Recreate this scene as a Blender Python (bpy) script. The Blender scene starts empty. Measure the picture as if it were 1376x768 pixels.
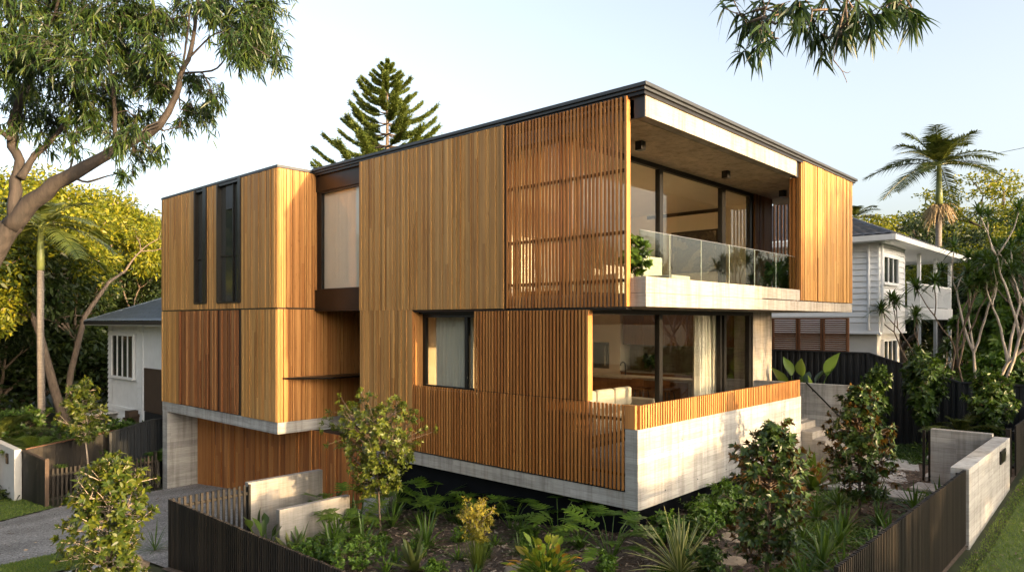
import bpy, math, random
import numpy as np
from mathutils import Vector, Matrix

R = math.radians
scene = bpy.context.scene
COL = scene.collection
rnd = random.Random(7)
rng = np.random.default_rng(11)

# ------------------------------------------------------------------ helpers
def smoothstep(a, b, x):
    t = np.clip((x - a) / (b - a), 0, 1)
    return t * t * (3 - 2 * t)

def g(x, y):
    """height of the ground"""
    x = np.asarray(x, float); y = np.asarray(y, float)
    z = np.where(y < 0, 0.05 + 0.05 * np.minimum(-y, 4.2) + 0.06 * np.clip(x - 2.8, 0, 7) * np.clip(-y / 4.3, 0, 1),
        np.where(y < 6.8, 0.05 - 0.11 * y, np.where(y < 22, -0.7 - 0.085 * (y - 6.8), -2.0)))
    return z

def gz(x, y):
    return float(g(x, y))

class MB:
    """collects boxes, tubes and prisms into one mesh object"""
    def __init__(self):
        self.v = []; self.f = []; self.smooth = False
    def quad(self, a, b, c, d):
        n = len(self.v); self.v += [a, b, c, d]; self.f.append((n, n+1, n+2, n+3))
    def poly(self, pts):
        n = len(self.v); self.v += list(pts); self.f.append(tuple(range(n, n+len(pts))))
    def box(self, x0, x1, y0, y1, z0, z1):
        n = len(self.v)
        self.v += [(x0,y0,z0),(x1,y0,z0),(x1,y1,z0),(x0,y1,z0),(x0,y0,z1),(x1,y0,z1),(x1,y1,z1),(x0,y1,z1)]
        self.f += [(n,n+3,n+2,n+1),(n+4,n+5,n+6,n+7),(n,n+1,n+5,n+4),(n+1,n+2,n+6,n+5),(n+2,n+3,n+7,n+6),(n+3,n,n+4,n+7)]
        return self
    def bar(self, p, q, w, h, up=(0,0,1)):
        """rectangular bar from p to q"""
        p = Vector(p); q = Vector(q); d = (q-p).normalized(); up = Vector(up)
        s = d.cross(up)
        if s.length < 1e-4: s = d.cross(Vector((1,0,0)))
        s.normalize(); u = s.cross(d).normalized()
        n = len(self.v)
        for c in (p, q):
            for a, b in ((-1,-1),(1,-1),(1,1),(-1,1)):
                self.v.append(tuple(c + s*(a*w/2) + u*(b*h/2)))
        self.f += [(n,n+1,n+2,n+3),(n+7,n+6,n+5,n+4),(n,n+4,n+5,n+1),(n+1,n+5,n+6,n+2),(n+2,n+6,n+7,n+3),(n+3,n+7,n+4,n)]
        return self
    def prism(self, pts, z0, z1):
        n = len(self.v); k = len(pts)
        self.v += [(x,y,z0) for x,y in pts] + [(x,y,z1) for x,y in pts]
        self.f.append(tuple(range(n+k-1, n-1, -1))); self.f.append(tuple(range(n+k, n+2*k)))
        for i in range(k):
            j = (i+1) % k
            self.f.append((n+i, n+j, n+k+j, n+k+i))
        return self
    def tube(self, pts, rad, n=8, cap=True):
        pts = [Vector(p) for p in pts]
        if not hasattr(rad, '__len__'): rad = [rad]*len(pts)
        base = len(self.v); t0 = None; s = None
        for i, p in enumerate(pts):
            a = pts[max(i-1,0)]; b = pts[min(i+1,len(pts)-1)]
            t = (b-a)
            if t.length < 1e-6: t = Vector((0,0,1))
            t.normalize()
            if s is None:
                s = t.cross(Vector((0,0,1)) if abs(t.z) < .9 else Vector((1,0,0))).normalized()
            else:
                s = (s - t*s.dot(t))
                s = s.normalized() if s.length > 1e-6 else t.orthogonal().normalized()
            u = t.cross(s)
            for k in range(n):
                a_ = 2*math.pi*k/n
                self.v.append(tuple(p + (s*math.cos(a_) + u*math.sin(a_))*rad[i]))
        for i in range(len(pts)-1):
            for k in range(n):
                a_ = base+i*n+k; b_ = base+i*n+(k+1)%n
                self.f.append((a_, b_, b_+n, a_+n))
        if cap:
            self.f.append(tuple(base+k for k in range(n-1,-1,-1)))
            e = base+(len(pts)-1)*n
            self.f.append(tuple(e+k for k in range(n)))
        return self
    def build(self, name, mat, parent=None, loc=None, smooth=False, bevel=0):
        o3 = loc if loc is not None else (parent_origin(parent) if parent else (0,0,0))
        me = bpy.data.meshes.new(name)
        V = np.array(self.v, float) - np.array(o3)
        me.from_pydata(V.tolist(), [], self.f); me.update()
        ob = bpy.data.objects.new(name, me); COL.objects.link(ob)
        if mat: me.materials.append(mat)
        if smooth:
            me.polygons.foreach_set('use_smooth', [True]*len(me.polygons))
        if parent: ob.parent = parent
        elif loc is not None: ob.location = loc
        if bevel:
            m = ob.modifiers.new('edge', 'BEVEL'); m.width = bevel; m.segments = 2; m.limit_method = 'ANGLE'
        return ob

def parent_origin(p):
    o = np.zeros(3)
    while p is not None:
        o = o + np.array(p.location); p = p.parent
    return tuple(o)

class FB:
    """leaf-shaped blades gathered into one mesh object"""
    def __init__(self): self.V = []; self.F = []; self.E = []; self.n = 0
    def blades(self, B, D, N, L, W, prof=(.12,1.,.7,.05), droop=0., fold=.0, curl=0.):
        B = np.atleast_2d(np.asarray(B, float)); m = len(B)
        D = np.broadcast_to(np.asarray(D, float), (m,3)); N = np.broadcast_to(np.asarray(N, float), (m,3))
        D = D/np.linalg.norm(D,axis=1,keepdims=True).clip(1e-6)
        S = np.cross(D, N); S = S/np.linalg.norm(S,axis=1,keepdims=True).clip(1e-6)
        N = np.cross(S, D)
        L = np.broadcast_to(np.asarray(L,float),(m,))[:,None]; W = np.broadcast_to(np.asarray(W,float),(m,))[:,None]
        dr = np.broadcast_to(np.asarray(droop,float),(m,))[:,None]
        K = len(prof); cols = []; edge = []
        G = np.array([0,0,-1.])
        for k, w in enumerate(prof):
            t = k/(K-1)
            c = B + L*(D*t + G*dr*t*t + S*curl*t*t)
            if fold:
                cols += [c - S*W*w/2 + N*W*w*fold, c, c + S*W*w/2 + N*W*w*fold]; edge += [1,0,1]
            else:
                cols += [c - S*W*w/2, c + S*W*w/2]; edge += [1,1]
        q = 3 if fold else 2
        V = np.stack(cols, 1)                       # m, K*q, 3
        idx = []
        for k in range(K-1):
            for j in range(q-1):
                a = k*q+j; idx.append((a, a+1, a+q+1, a+q))
        idx = np.array(idx)
        F = (np.arange(m)*K*q)[:,None,None] + idx[None] + self.n
        self.V.append(V.reshape(-1,3)); self.F.append(F.reshape(-1,4)); self.n += m*K*q
        self.E.append(np.tile(np.array(edge,float), m))
        return self
    def build(self, name, mat, parent=None, loc=None, smooth=True):
        V = np.concatenate(self.V); F = np.concatenate(self.F); E = np.concatenate(self.E)
        o3 = loc if loc is not None else (parent_origin(parent) if parent else (0,0,0))
        ob = np_mesh(name, V-np.array(o3), F, mat, smooth)
        at = ob.data.attributes.new('edge', 'FLOAT', 'POINT'); at.data.foreach_set('value', E.astype(np.float32))
        if parent: ob.parent = parent
        elif loc is not None: ob.location = loc
        return ob

def np_mesh(name, V, F, mat, smooth=True):
    me = bpy.data.meshes.new(name)
    me.vertices.add(len(V)); me.vertices.foreach_set('co', np.ascontiguousarray(V, dtype=np.float32).ravel())
    m, k = F.shape
    me.loops.add(m*k); me.loops.foreach_set('vertex_index', np.ascontiguousarray(F, dtype=np.int32).ravel())
    me.polygons.add(m); me.polygons.foreach_set('loop_start', np.arange(0, m*k, k, dtype=np.int32))
    if smooth: me.polygons.foreach_set('use_smooth', np.ones(m, dtype=bool))
    me.update(calc_edges=True); me.validate()
    if mat: me.materials.append(mat)
    ob = bpy.data.objects.new(name, me); COL.objects.link(ob)
    return ob

def tag(o, label=None, cat=None, group=None, kind=None):
    if label: o['label'] = label
    if cat: o['category'] = cat
    if group: o['group'] = group
    if kind: o['kind'] = kind
    return o

def thing(name, label, cat, loc=(0,0,0), rz=0., group=None):
    o = bpy.data.objects.new(name, None); COL.objects.link(o)
    o.location = loc; o.rotation_euler = (0,0,rz); o.empty_display_size = .2
    return tag(o, label, cat, group)

def dup(root, loc, rz=0., s=1., label=None, group=None):
    r = root.copy(); COL.objects.link(r); r.location = loc; r.rotation_euler = (0,0,rz)
    r.scale = (s,s,s) if not hasattr(s,'__len__') else s
    if label: r['label'] = label
    if group: r['group'] = group
    for ch in list(root.children):
        c = ch.copy(); COL.objects.link(c); c.parent = r
        for gch in list(ch.children):
            d = gch.copy(); COL.objects.link(d); d.parent = c
    return r

def unit(v):
    v = np.asarray(v, float); return v/np.linalg.norm(v, axis=-1, keepdims=True).clip(1e-9)

def rand_dirs(n, zmin=-1., zmax=1.):
    z = rng.uniform(zmin, zmax, n); a = rng.uniform(0, 2*np.pi, n); r = np.sqrt(1-z*z)
    return np.stack([r*np.cos(a), r*np.sin(a), z], 1)

# ------------------------------------------------------------------ materials
MATS = {}
def nmat(name):
    m = bpy.data.materials.new(name); m.use_nodes = True
    nt = m.node_tree; nt.nodes.clear()
    out = nt.nodes.new('ShaderNodeOutputMaterial'); b = nt.nodes.new('ShaderNodeBsdfPrincipled')
    nt.links.new(b.outputs[0], out.inputs[0])
    MATS[name] = m
    return m, nt, b, out

def N(nt, t, **kw):
    n = nt.nodes.new(t)
    for k, v in kw.items(): setattr(n, k, v)
    return n

def mapping(nt, scale, rot=(0,0,0), coord='Object'):
    tc = N(nt,'ShaderNodeTexCoord'); mp = N(nt,'ShaderNodeMapping')
    mp.inputs['Scale'].default_value = scale; mp.inputs['Rotation'].default_value = rot
    nt.links.new(tc.outputs[coord], mp.inputs[0]); return mp.outputs[0]

def ramp(nt, fac, stops):
    r = N(nt,'ShaderNodeValToRGB'); e = r.color_ramp.elements
    while len(e) < len(stops): e.new(.5)
    for i,(p,c) in enumerate(stops):
        e[i].position = p; e[i].color = (c[0],c[1],c[2],1)
    nt.links.new(fac, r.inputs[0]); return r.outputs[0]

def noise(nt, vec, scale, detail=4, rough=.55):
    n = N(nt,'ShaderNodeTexNoise'); n.inputs['Scale'].default_value = scale
    n.inputs['Detail'].default_value = detail; n.inputs['Roughness'].default_value = rough
    if vec: nt.links.new(vec, n.inputs['Vector'])
    return n.outputs['Fac']

def mix(nt, fac, a, b, mode='MIX'):
    m = N(nt,'ShaderNodeMix', data_type='RGBA', blend_type=mode)
    if hasattr(fac,'links') or not isinstance(fac,(int,float)): nt.links.new(fac, m.inputs[0])
    else: m.inputs[0].default_value = fac
    for s,i in ((a,6),(b,7)):
        if isinstance(s,(tuple,list)): m.inputs[i].default_value = (s[0],s[1],s[2],1)
        else: nt.links.new(s, m.inputs[i])
    return m.outputs[2]

def bump(nt, b, h, strength=.4, dist=.01):
    bp = N(nt,'ShaderNodeBump'); bp.inputs['Strength'].default_value = strength; bp.inputs['Distance'].default_value = dist
    nt.links.new(h, bp.inputs['Height']); nt.links.new(bp.outputs[0], b.inputs['Normal'])

def island(nt):
    return N(nt,'ShaderNodeNewGeometry').outputs['Random Per Island']

def timber(name, cols, rough=.55, weather=None):
    """vertical boards: a tone per board, long grain, knots and weathered patches"""
    m, nt, b, _ = nmat(name)
    base = ramp(nt, island(nt), [(i/(len(cols)-1), c) for i,c in enumerate(cols)])
    grain = noise(nt, mapping(nt,(34,34,1.3)), 1.6, 6, .65)
    gcol = ramp(nt, grain, [(.28,(.62,.55,.48)),(.5,(1,1,1)),(.75,(1.12,1.1,1.05))])
    c = mix(nt, .8, base, gcol, 'MULTIPLY')
    kn = noise(nt, mapping(nt,(9,9,2.2)), 2.0, 2)
    kc = ramp(nt, kn, [(.66,(1,1,1)),(.74,(.55,.45,.38))])
    c = mix(nt, .7, c, kc, 'MULTIPLY')
    st = noise(nt, mapping(nt,(7,7,.22)), 1.5, 5, .6)
    c = mix(nt, .55, c, ramp(nt, st, [(.36,(.66,.60,.55)),(.56,(1,1,1))]), 'MULTIPLY')
    if weather:
        wn = noise(nt, mapping(nt,(.5,.5,.28)), 1.3, 4)
        wf = ramp(nt, wn, [(.38,(0,0,0)),(.68,(1,1,1))])
        c = mix(nt, wf, c, mix(nt, .5, c, weather), 'MIX')
    nt.links.new(c, b.inputs['Base Color']); b.inputs['Roughness'].default_value = rough
    b.inputs['Specular IOR Level'].default_value = .3
    bump(nt, b, grain, .25, .004)
    return m

def concrete(name, col, boards=True, axis_scale=(1.3,1.3,5.6), dark=.72, stain=(.42,.36,.3)):
    """board-marked concrete: lines along the boards, air holes, stains"""
    m, nt, b, _ = nmat(name)
    big = noise(nt, mapping(nt,(1,1,1)), .9, 5, .6)
    c = mix(nt, ramp(nt, big, [(.35,(0,0,0)),(.7,(1,1,1))]), tuple(k*.86 for k in col), tuple(min(1,k*1.08) for k in col))
    fine = noise(nt, mapping(nt,(1.2,1.2,22)), 2.2, 5, .7)
    c = mix(nt, .75, c, ramp(nt, fine, [(.3,(.62,.60,.57)),(.55,(1,1,1))]), 'MULTIPLY')
    if boards:
        tc = N(nt,'ShaderNodeTexCoord'); sp = N(nt,'ShaderNodeSeparateXYZ'); nt.links.new(tc.outputs['Object'], sp.inputs[0])
        ad = N(nt,'ShaderNodeMath',operation='ADD'); nt.links.new(sp.outputs[0], ad.inputs[0]); nt.links.new(sp.outputs[1], ad.inputs[1])
        cb = N(nt,'ShaderNodeCombineXYZ'); nt.links.new(ad.outputs[0], cb.inputs[0]); nt.links.new(sp.outputs[2], cb.inputs[1])
        bk = N(nt,'ShaderNodeTexBrick'); nt.links.new(cb.outputs[0], bk.inputs[0])
        bk.inputs['Scale'].default_value = 1.0; bk.inputs['Mortar Size'].default_value = .003
        bk.inputs['Mortar Smooth'].default_value = .3
        bk.inputs['Brick Width'].default_value = 2.3; bk.inputs['Row Height'].default_value = .105
        bk.inputs['Color1'].default_value = (.74,.735,.72,1); bk.inputs['Color2'].default_value = (1.12,1.11,1.09,1)
        bk.inputs['Mortar'].default_value = (.62,.58,.53,1)
        bk.offset = .37
        c = mix(nt, .8, c, bk.outputs['Color'], 'MULTIPLY')
        inv = N(nt,'ShaderNodeMath',operation='SUBTRACT'); inv.inputs[0].default_value = 1; nt.links.new(bk.outputs['Fac'], inv.inputs[1])
        h = N(nt,'ShaderNodeMath',operation='MULTIPLY_ADD'); nt.links.new(fine, h.inputs[0]); h.inputs[1].default_value = .5
        nt.links.new(inv.outputs[0], h.inputs[2])
        bump(nt, b, h.outputs[0], .35, .006)
    else:
        bump(nt, b, big, .2, .006)
    dp = noise(nt, mapping(nt,(5,5,.35)), 1.4, 6, .65)
    c = mix(nt, .85, c, ramp(nt, dp, [(.34,(.62,.60,.57)),(.54,(1,1,1))]), 'MULTIPLY')
    sn = noise(nt, mapping(nt,(1.7,1.7,.5)), 1.6, 6, .7)
    c = mix(nt, ramp(nt, sn, [(.56,(0,0,0)),(.8,(.6,.6,.6))]), c, stain)
    nt.links.new(c, b.inputs['Base Color']); b.inputs['Roughness'].default_value = .78
    b.inputs['Specular IOR Level'].default_value = .25
    return m

def plain(name, col, rough=.5, metal=0., var=.12, scale=3., spec=.4):
    m, nt, b, _ = nmat(name)
    n = noise(nt, mapping(nt,(1,1,1)), scale, 4)
    c = mix(nt, ramp(nt, n, [(.3,(0,0,0)),(.7,(1,1,1))]), tuple(k*(1-var) for k in col), tuple(min(1,k*(1+var)) for k in col))
    nt.links.new(c, b.inputs['Base Color']); b.inputs['Roughness'].default_value = rough
    b.inputs['Metallic'].default_value = metal; b.inputs['Specular IOR Level'].default_value = spec
    return m

def leafmat(name, cols, trans=.3, rough=.45, back=None, edge=None, spec=.4):
    m, nt, b, out = nmat(name)
    c = ramp(nt, island(nt), [(i/(len(cols)-1), k) for i,k in enumerate(cols)])
    if edge:
        at = N(nt,'ShaderNodeAttribute'); at.attribute_name = 'edge'
        c = mix(nt, ramp(nt, at.outputs['Fac'], [(.45,(0,0,0)),(.6,(1,1,1))]), c, edge)
    if back:
        geo = N(nt,'ShaderNodeNewGeometry'); c = mix(nt, geo.outputs['Backfacing'], c, back)
    nt.links.new(c, b.inputs['Base Color']); b.inputs['Roughness'].default_value = rough
    b.inputs['Specular IOR Level'].default_value = spec
    if trans:
        tr = N(nt,'ShaderNodeBsdfTranslucent'); ms = N(nt,'ShaderNodeMixShader'); ms.inputs[0].default_value = trans
        tcol = mix(nt, 1., c, (1.25,1.25,.65), 'MULTIPLY')
        nt.links.new(tcol, tr.inputs[0]); nt.links.new(b.outputs[0], ms.inputs[1]); nt.links.new(tr.outputs[0], ms.inputs[2])
        nt.links.new(ms.outputs[0], out.inputs[0])
    return m

def bark(name, a, bcol, scale=(6,6,1.2)):
    m, nt, b, _ = nmat(name)
    n = noise(nt, mapping(nt,scale), 2.5, 6, .65)
    nt.links.new(ramp(nt, n, [(.3,a),(.65,bcol)]), b.inputs['Base Color']); b.inputs['Roughness'].default_value = .85
    bump(nt, b, n, .6, .02)
    return m

def glassmat(name, tint=(.93,.96,.94), ior=1.45, boost=1.):
    m, nt, b, out = nmat(name); nt.nodes.remove(b)
    t = N(nt,'ShaderNodeBsdfTransparent'); t.inputs[0].default_value = (*tint,1)
    gl = N(nt,'ShaderNodeBsdfGlossy'); gl.inputs['Roughness'].default_value = .005
    lw = N(nt,'ShaderNodeLayerWeight'); lw.inputs[0].default_value = .5
    pw = N(nt,'ShaderNodeMath',operation='POWER'); nt.links.new(lw.outputs['Facing'], pw.inputs[0]); pw.inputs[1].default_value = 5
    mu = N(nt,'ShaderNodeMath',operation='MULTIPLY_ADD'); nt.links.new(pw.outputs[0], mu.inputs[0]); mu.inputs[1].default_value = .96*boost; mu.inputs[2].default_value = .045*boost
    mu.use_clamp = True
    ms = N(nt,'ShaderNodeMixShader'); nt.links.new(mu.outputs[0], ms.inputs[0]); nt.links.new(t.outputs[0], ms.inputs[1]); nt.links.new(gl.outputs[0], ms.inputs[2])
    nt.links.new(ms.outputs[0], out.inputs[0])
    return m

M = {}
M['clad'] = timber('cladding_timber', [(0.274,0.123,0.032),(0.433,0.222,0.064),(0.513,0.285,0.091),(0.342,0.165,0.046),(0.479,0.257,0.078),(0.559,0.325,0.112),(0.388,0.194,0.055)], weather=(0.456,0.268,0.103))
M['slat'] = timber('slat_timber', [(0.274,0.103,0.025),(0.399,0.169,0.046),(0.467,0.217,0.063),(0.331,0.131,0.034)])
M['rail'] = timber('rail_timber', [(0.342,0.142,0.039),(0.479,0.228,0.073),(0.422,0.188,0.055),(0.524,0.268,0.091)])
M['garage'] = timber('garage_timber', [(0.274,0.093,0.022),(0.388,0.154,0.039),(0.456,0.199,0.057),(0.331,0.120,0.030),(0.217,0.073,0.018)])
M['shutter'] = timber('shutter_timber', [(0.148,0.051,0.018),(0.319,0.137,0.048),(0.217,0.078,0.025),(0.410,0.199,0.074),(0.125,0.043,0.015)])
M['backing'] = plain('dark_backing', (.030,.018,.011), .8)
M['soffit'] = concrete('soffit_concrete', (.62,.51,.38), boards=False, stain=(.38,.28,.18))
M['conc'] = concrete('board_marked_concrete', (.45,.45,.44))
M['concl'] = concrete('pale_concrete', (.41,.37,.315), boards=False, stain=(.45,.38,.3))
M['concg'] = concrete('garden_concrete', (.30,.29,.275), boards=False, stain=(.36,.30,.23))
M['black'] = plain('black_metal', (.014,.013,.012), .38, .2)
M['bronze'] = plain('dark_bronze', (.016,.012,.010), .35, .5)
M['bluish'] = plain('charcoal_sheet', (.03,.032,.036), .5, .2)
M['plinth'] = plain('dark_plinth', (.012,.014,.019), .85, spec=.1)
M['roofm'] = plain('roof_sheet', (.055,.06,.065), .45, .4)
M['glass'] = glassmat('window_glass', (.95,.96,.94), 1.5, 1.0)
M['glassb'] = glassmat('balustrade_glass', (.90,.95,.91), 1.5, 1.15)
M['blind'] = plain('cream_blind', (.82,.78,.68), .9, var=.03)
M['edge'] = plain('glass_edge', (.30,.36,.32), .3)
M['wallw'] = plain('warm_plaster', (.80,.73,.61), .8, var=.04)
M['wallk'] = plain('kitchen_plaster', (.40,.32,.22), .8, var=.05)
M['ceil'] = plain('ceiling_paint', (.85,.80,.71), .85, var=.03)
M['floort'] = timber('interior_floor', [(.24,.14,.07),(.3,.18,.09)])
M['curtain'] = plain('sheer_curtain', (.62,.59,.52), .9, var=.05)
M['joinery'] = timber('kitchen_timber', [(.24,.10,.034),(.27,.118,.042)])
M['stone'] = concrete('bench_stone', (.50,.44,.36), boards=False)
M['splash'] = concrete('splash_stone', (.26,.21,.15), boards=False, stain=(.14,.10,.06))
M['fabric'] = plain('sofa_fabric', (.36,.31,.25), .95, var=.1, scale=40)
M['fabricw'] = plain('pale_fabric', (.42,.38,.32), .95, var=.08, scale=30)
M['art1'] = plain('canvas', (.05,.04,.032), .8, var=.5, scale=4)
M['fence'] = timber('stained_slats', [(.006,.0055,.005),(.011,.0095,.008),(.018,.015,.012),(.030,.024,.018)], rough=.6)
M['cbond'] = plain('dark_sheet_fence', (.020,.023,.027), .5, .15)
M['white'] = plain('white_weatherboard', (.78,.79,.79), .6, var=.05)
M['whitel'] = plain('off_white_render', (.66,.65,.62), .8, var=.06)
M['greyw'] = plain('pale_grey_render', (.50,.50,.49), .8, var=.06)
M['tile'] = plain('dark_roof_tile', (.075,.075,.08), .6, var=.25, scale=6)
M['tileg'] = plain('blue_grey_roof_tile', (.15,.18,.21), .55, var=.2, scale=6)
M['louvre'] = timber('louvre_timber', [(.11,.05,.026),(.15,.07,.036)])
M['brown'] = plain('brown_screen', (.07,.045,.03), .7)
M['dglass'] = plain('dark_window_glass', (.03,.035,.035), .08, spec=.8)
M['steel'] = plain('steel', (.5,.5,.5), .3, .9)
M['brick'] = plain('garden_brick', (.34,.29,.24), .9, var=.25, scale=9)
M['pot'] = plain('pot_glaze', (.5,.46,.4), .6)

# foliage
M['gum'] = leafmat('gum_leaves', [(.016,.036,.009),(.026,.056,.012),(.045,.082,.015),(.085,.115,.018)], .28, .4)  # leaf colour lowered to stand in for partial shade on the big gum
M['gumhang'] = leafmat('hanging_gum_leaves', [(.018,.042,.014),(.030,.064,.018),(.055,.088,.02)], .25, .4)
M['mag'] = leafmat('magnolia_leaves', [(.020,.042,.009),(.036,.068,.013),(.062,.10,.018)], .14, .36, back=(.15,.08,.022), spec=.35)
M['lemon'] = leafmat('young_tree_leaves', [(.030,.056,.008),(.055,.085,.010),(.13,.145,.014),(.024,.046,.008)], .3, .4)
M['small'] = leafmat('garden_tree_leaves', [(.05,.075,.010),(.085,.115,.014),(.15,.17,.02)], .3, .42)
M['dark'] = leafmat('dark_shrub_leaves', [(.028,.058,.011),(.048,.092,.015),(.075,.13,.02)], .24, .38)
M['mid'] = leafmat('mid_shrub_leaves', [(.048,.10,.013),(.085,.165,.02),(.13,.22,.026)], .3, .4)
M['bright'] = leafmat('bright_leaves', [(.07,.12,.02),(.11,.17,.026),(.15,.21,.03)], .3, .38)
M['strap'] = leafmat('strap_leaves', [(.040,.085,.014),(.07,.13,.02),(.11,.185,.028)], .24, .35)
M['yucca'] = leafmat('variegated_leaves', [(.10,.14,.035),(.14,.18,.045)], .22, .4, edge=(.48,.47,.20))
M['croton'] = leafmat('croton_leaves', [(.10,.17,.02),(.19,.25,.024),(.36,.34,.03),(.10,.16,.02),(.50,.22,.03)], .3, .35)
M['gold'] = leafmat('gold_shrub_leaves', [(.22,.20,.022),(.33,.27,.03),(.17,.18,.026)], .3, .45)
M['lime'] = leafmat('lime_grass', [(.09,.14,.02),(.15,.19,.028)], .3, .5)
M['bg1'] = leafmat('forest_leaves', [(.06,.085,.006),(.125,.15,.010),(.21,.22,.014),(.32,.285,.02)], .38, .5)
M['bg2'] = leafmat('dark_forest_leaves', [(.010,.022,.005),(.020,.038,.007),(.045,.065,.010)], .25, .5)  # very dark leaf colour stands in for shade low in the left trees
M['palm'] = leafmat('palm_leaflets', [(.045,.065,.016),(.075,.10,.022),(.12,.135,.03)], .25, .38)
M['pine'] = leafmat('pine_needles', [(.05,.085,.014),(.09,.13,.02),(.16,.19,.03)], .25, .6)
M['drac'] = leafmat('dracaena_leaves', [(.030,.060,.012),(.052,.098,.016),(.09,.14,.022)], .26, .38)
M['banana'] = leafmat('broad_leaves', [(.04,.075,.016),(.075,.125,.024)], .3, .32)
M['bromel'] = leafmat('bromeliad_leaves', [(.09,.12,.035),(.15,.17,.05),(.06,.09,.03)], .25, .35)
M['grass'] = leafmat('lawn_blades', [(.06,.12,.016),(.10,.17,.022),(.15,.22,.032),(.19,.21,.05)], .3, .6)
M['barkg'] = bark('gum_bark', (.018,.015,.0125), (.062,.048,.039))  # bark darkened so the sunlit trunk and limbs look shaded
M['barkp'] = bark('palm_trunk', (.11,.095,.08), (.22,.19,.165), (2,2,14))
M['barkd'] = bark('dark_bark', (.07,.05,.038), (.19,.14,.10))
M['barkl'] = bark('pale_bark', (.24,.19,.145), (.46,.38,.30))
M['barkf'] = bark('limb_bark', (.30,.25,.20), (.55,.48,.40))
M['shaft'] = plain('palm_crownshaft', (.16,.19,.06), .4, var=.2)
M['fruit'] = plain('palm_fruit', (.30,.22,.12), .8, var=.3, scale=12)

# ground materials
def groundmats():
    m, nt, b, _ = nmat('soil_grass')
    n = noise(nt, mapping(nt,(1,1,1)), 1.2, 8, .7)
    nt.links.new(ramp(nt, n, [(.3,(.030,.036,.012)),(.7,(.060,.066,.022))]), b.inputs['Base Color']); b.inputs['Roughness'].default_value = .95
    M['ground'] = m
    m, nt, b, _ = nmat('lawn_turf')
    n = noise(nt, mapping(nt,(1,1,1)), 2.2, 8, .7)
    nt.links.new(ramp(nt, n, [(.3,(.055,.085,.018)),(.55,(.08,.115,.024)),(.75,(.12,.13,.04))]), b.inputs['Base Color']); b.inputs['Roughness'].default_value = .95
    M['lawn'] = m
    m, nt, b, _ = nmat('bark_mulch')
    n = noise(nt, mapping(nt,(1,1,1)), 28, 8, .7); n2 = noise(nt, mapping(nt,(1,1,1)), 1.5, 4)
    c = ramp(nt, n, [(.3,(.034,.025,.018)),(.5,(.10,.073,.053)),(.68,(.25,.19,.145))])
    c = mix(nt, ramp(nt, n2, [(.4,(0,0,0)),(.7,(.6,.6,.6))]), c, (.12,.085,.06))
    nt.links.new(c, b.inputs['Base Color']); b.inputs['Roughness'].default_value = .95; bump(nt, b, n, 1., .03)
    M['mulch'] = m
    m, nt, b, _ = nmat('mulch_chip')
    nt.links.new(ramp(nt, island(nt), [(0,(.04,.026,.018)),(.4,(.11,.075,.052)),(.75,(.23,.165,.12)),(1,(.44,.36,.27))]), b.inputs['Base Color']); b.inputs['Roughness'].default_value = .9
    M['chip'] = m
    m, nt, b, _ = nmat('exposed_aggregate')
    v = N(nt,'ShaderNodeTexVoronoi'); v.inputs['Scale'].default_value = 42; nt.links.new(mapping(nt,(1,1,1)), v.inputs['Vector'])
    n = noise(nt, mapping(nt,(1,1,1)), .8, 6); sep = N(nt,'ShaderNodeSeparateColor'); nt.links.new(v.outputs['Color'], sep.inputs[0])
    c = ramp(nt, sep.outputs[0], [(0,(.13,.125,.12)),(.5,(.26,.25,.24)),(.85,(.36,.35,.33)),(1,(.52,.5,.47))])
    c = mix(nt, .75, c, ramp(nt, n, [(.35,(.6,.6,.6)),(.65,(1,1,1))]), 'MULTIPLY')
    n3 = noise(nt, mapping(nt,(.16,2.2,1)), 1.1, 4)
    c = mix(nt, .6, c, ramp(nt, n3, [(.36,(.66,.65,.64)),(.56,(1,1,1))]), 'MULTIPLY')
    nt.links.new(c, b.inputs['Base Color']); b.inputs['Roughness'].default_value = .85; bump(nt, b, v.outputs['Distance'], .5, .006)
    M['aggregate'] = m
    m, nt, b, _ = nmat('asphalt')
    n = noise(nt, mapping(nt,(1,1,1)), 60, 5)
    nt.links.new(ramp(nt, n, [(.3,(.035,.035,.036)),(.7,(.075,.074,.072))]), b.inputs['Base Color']); b.inputs['Roughness'].default_value = .9
    M['asphalt'] = m
    M['paver'] = concrete('paver_stone', (.52,.50,.47), boards=False, stain=(.4,.36,.3))
    M['rock'] = concrete('sandstone', (.46,.37,.27), boards=False, stain=(.3,.22,.15))
groundmats()
SKY_STRENGTH=.15; SUN_STRENGTH=2.1; SUN_COL=(1.,.67,.34); EXPOSURE=2.4
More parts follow.
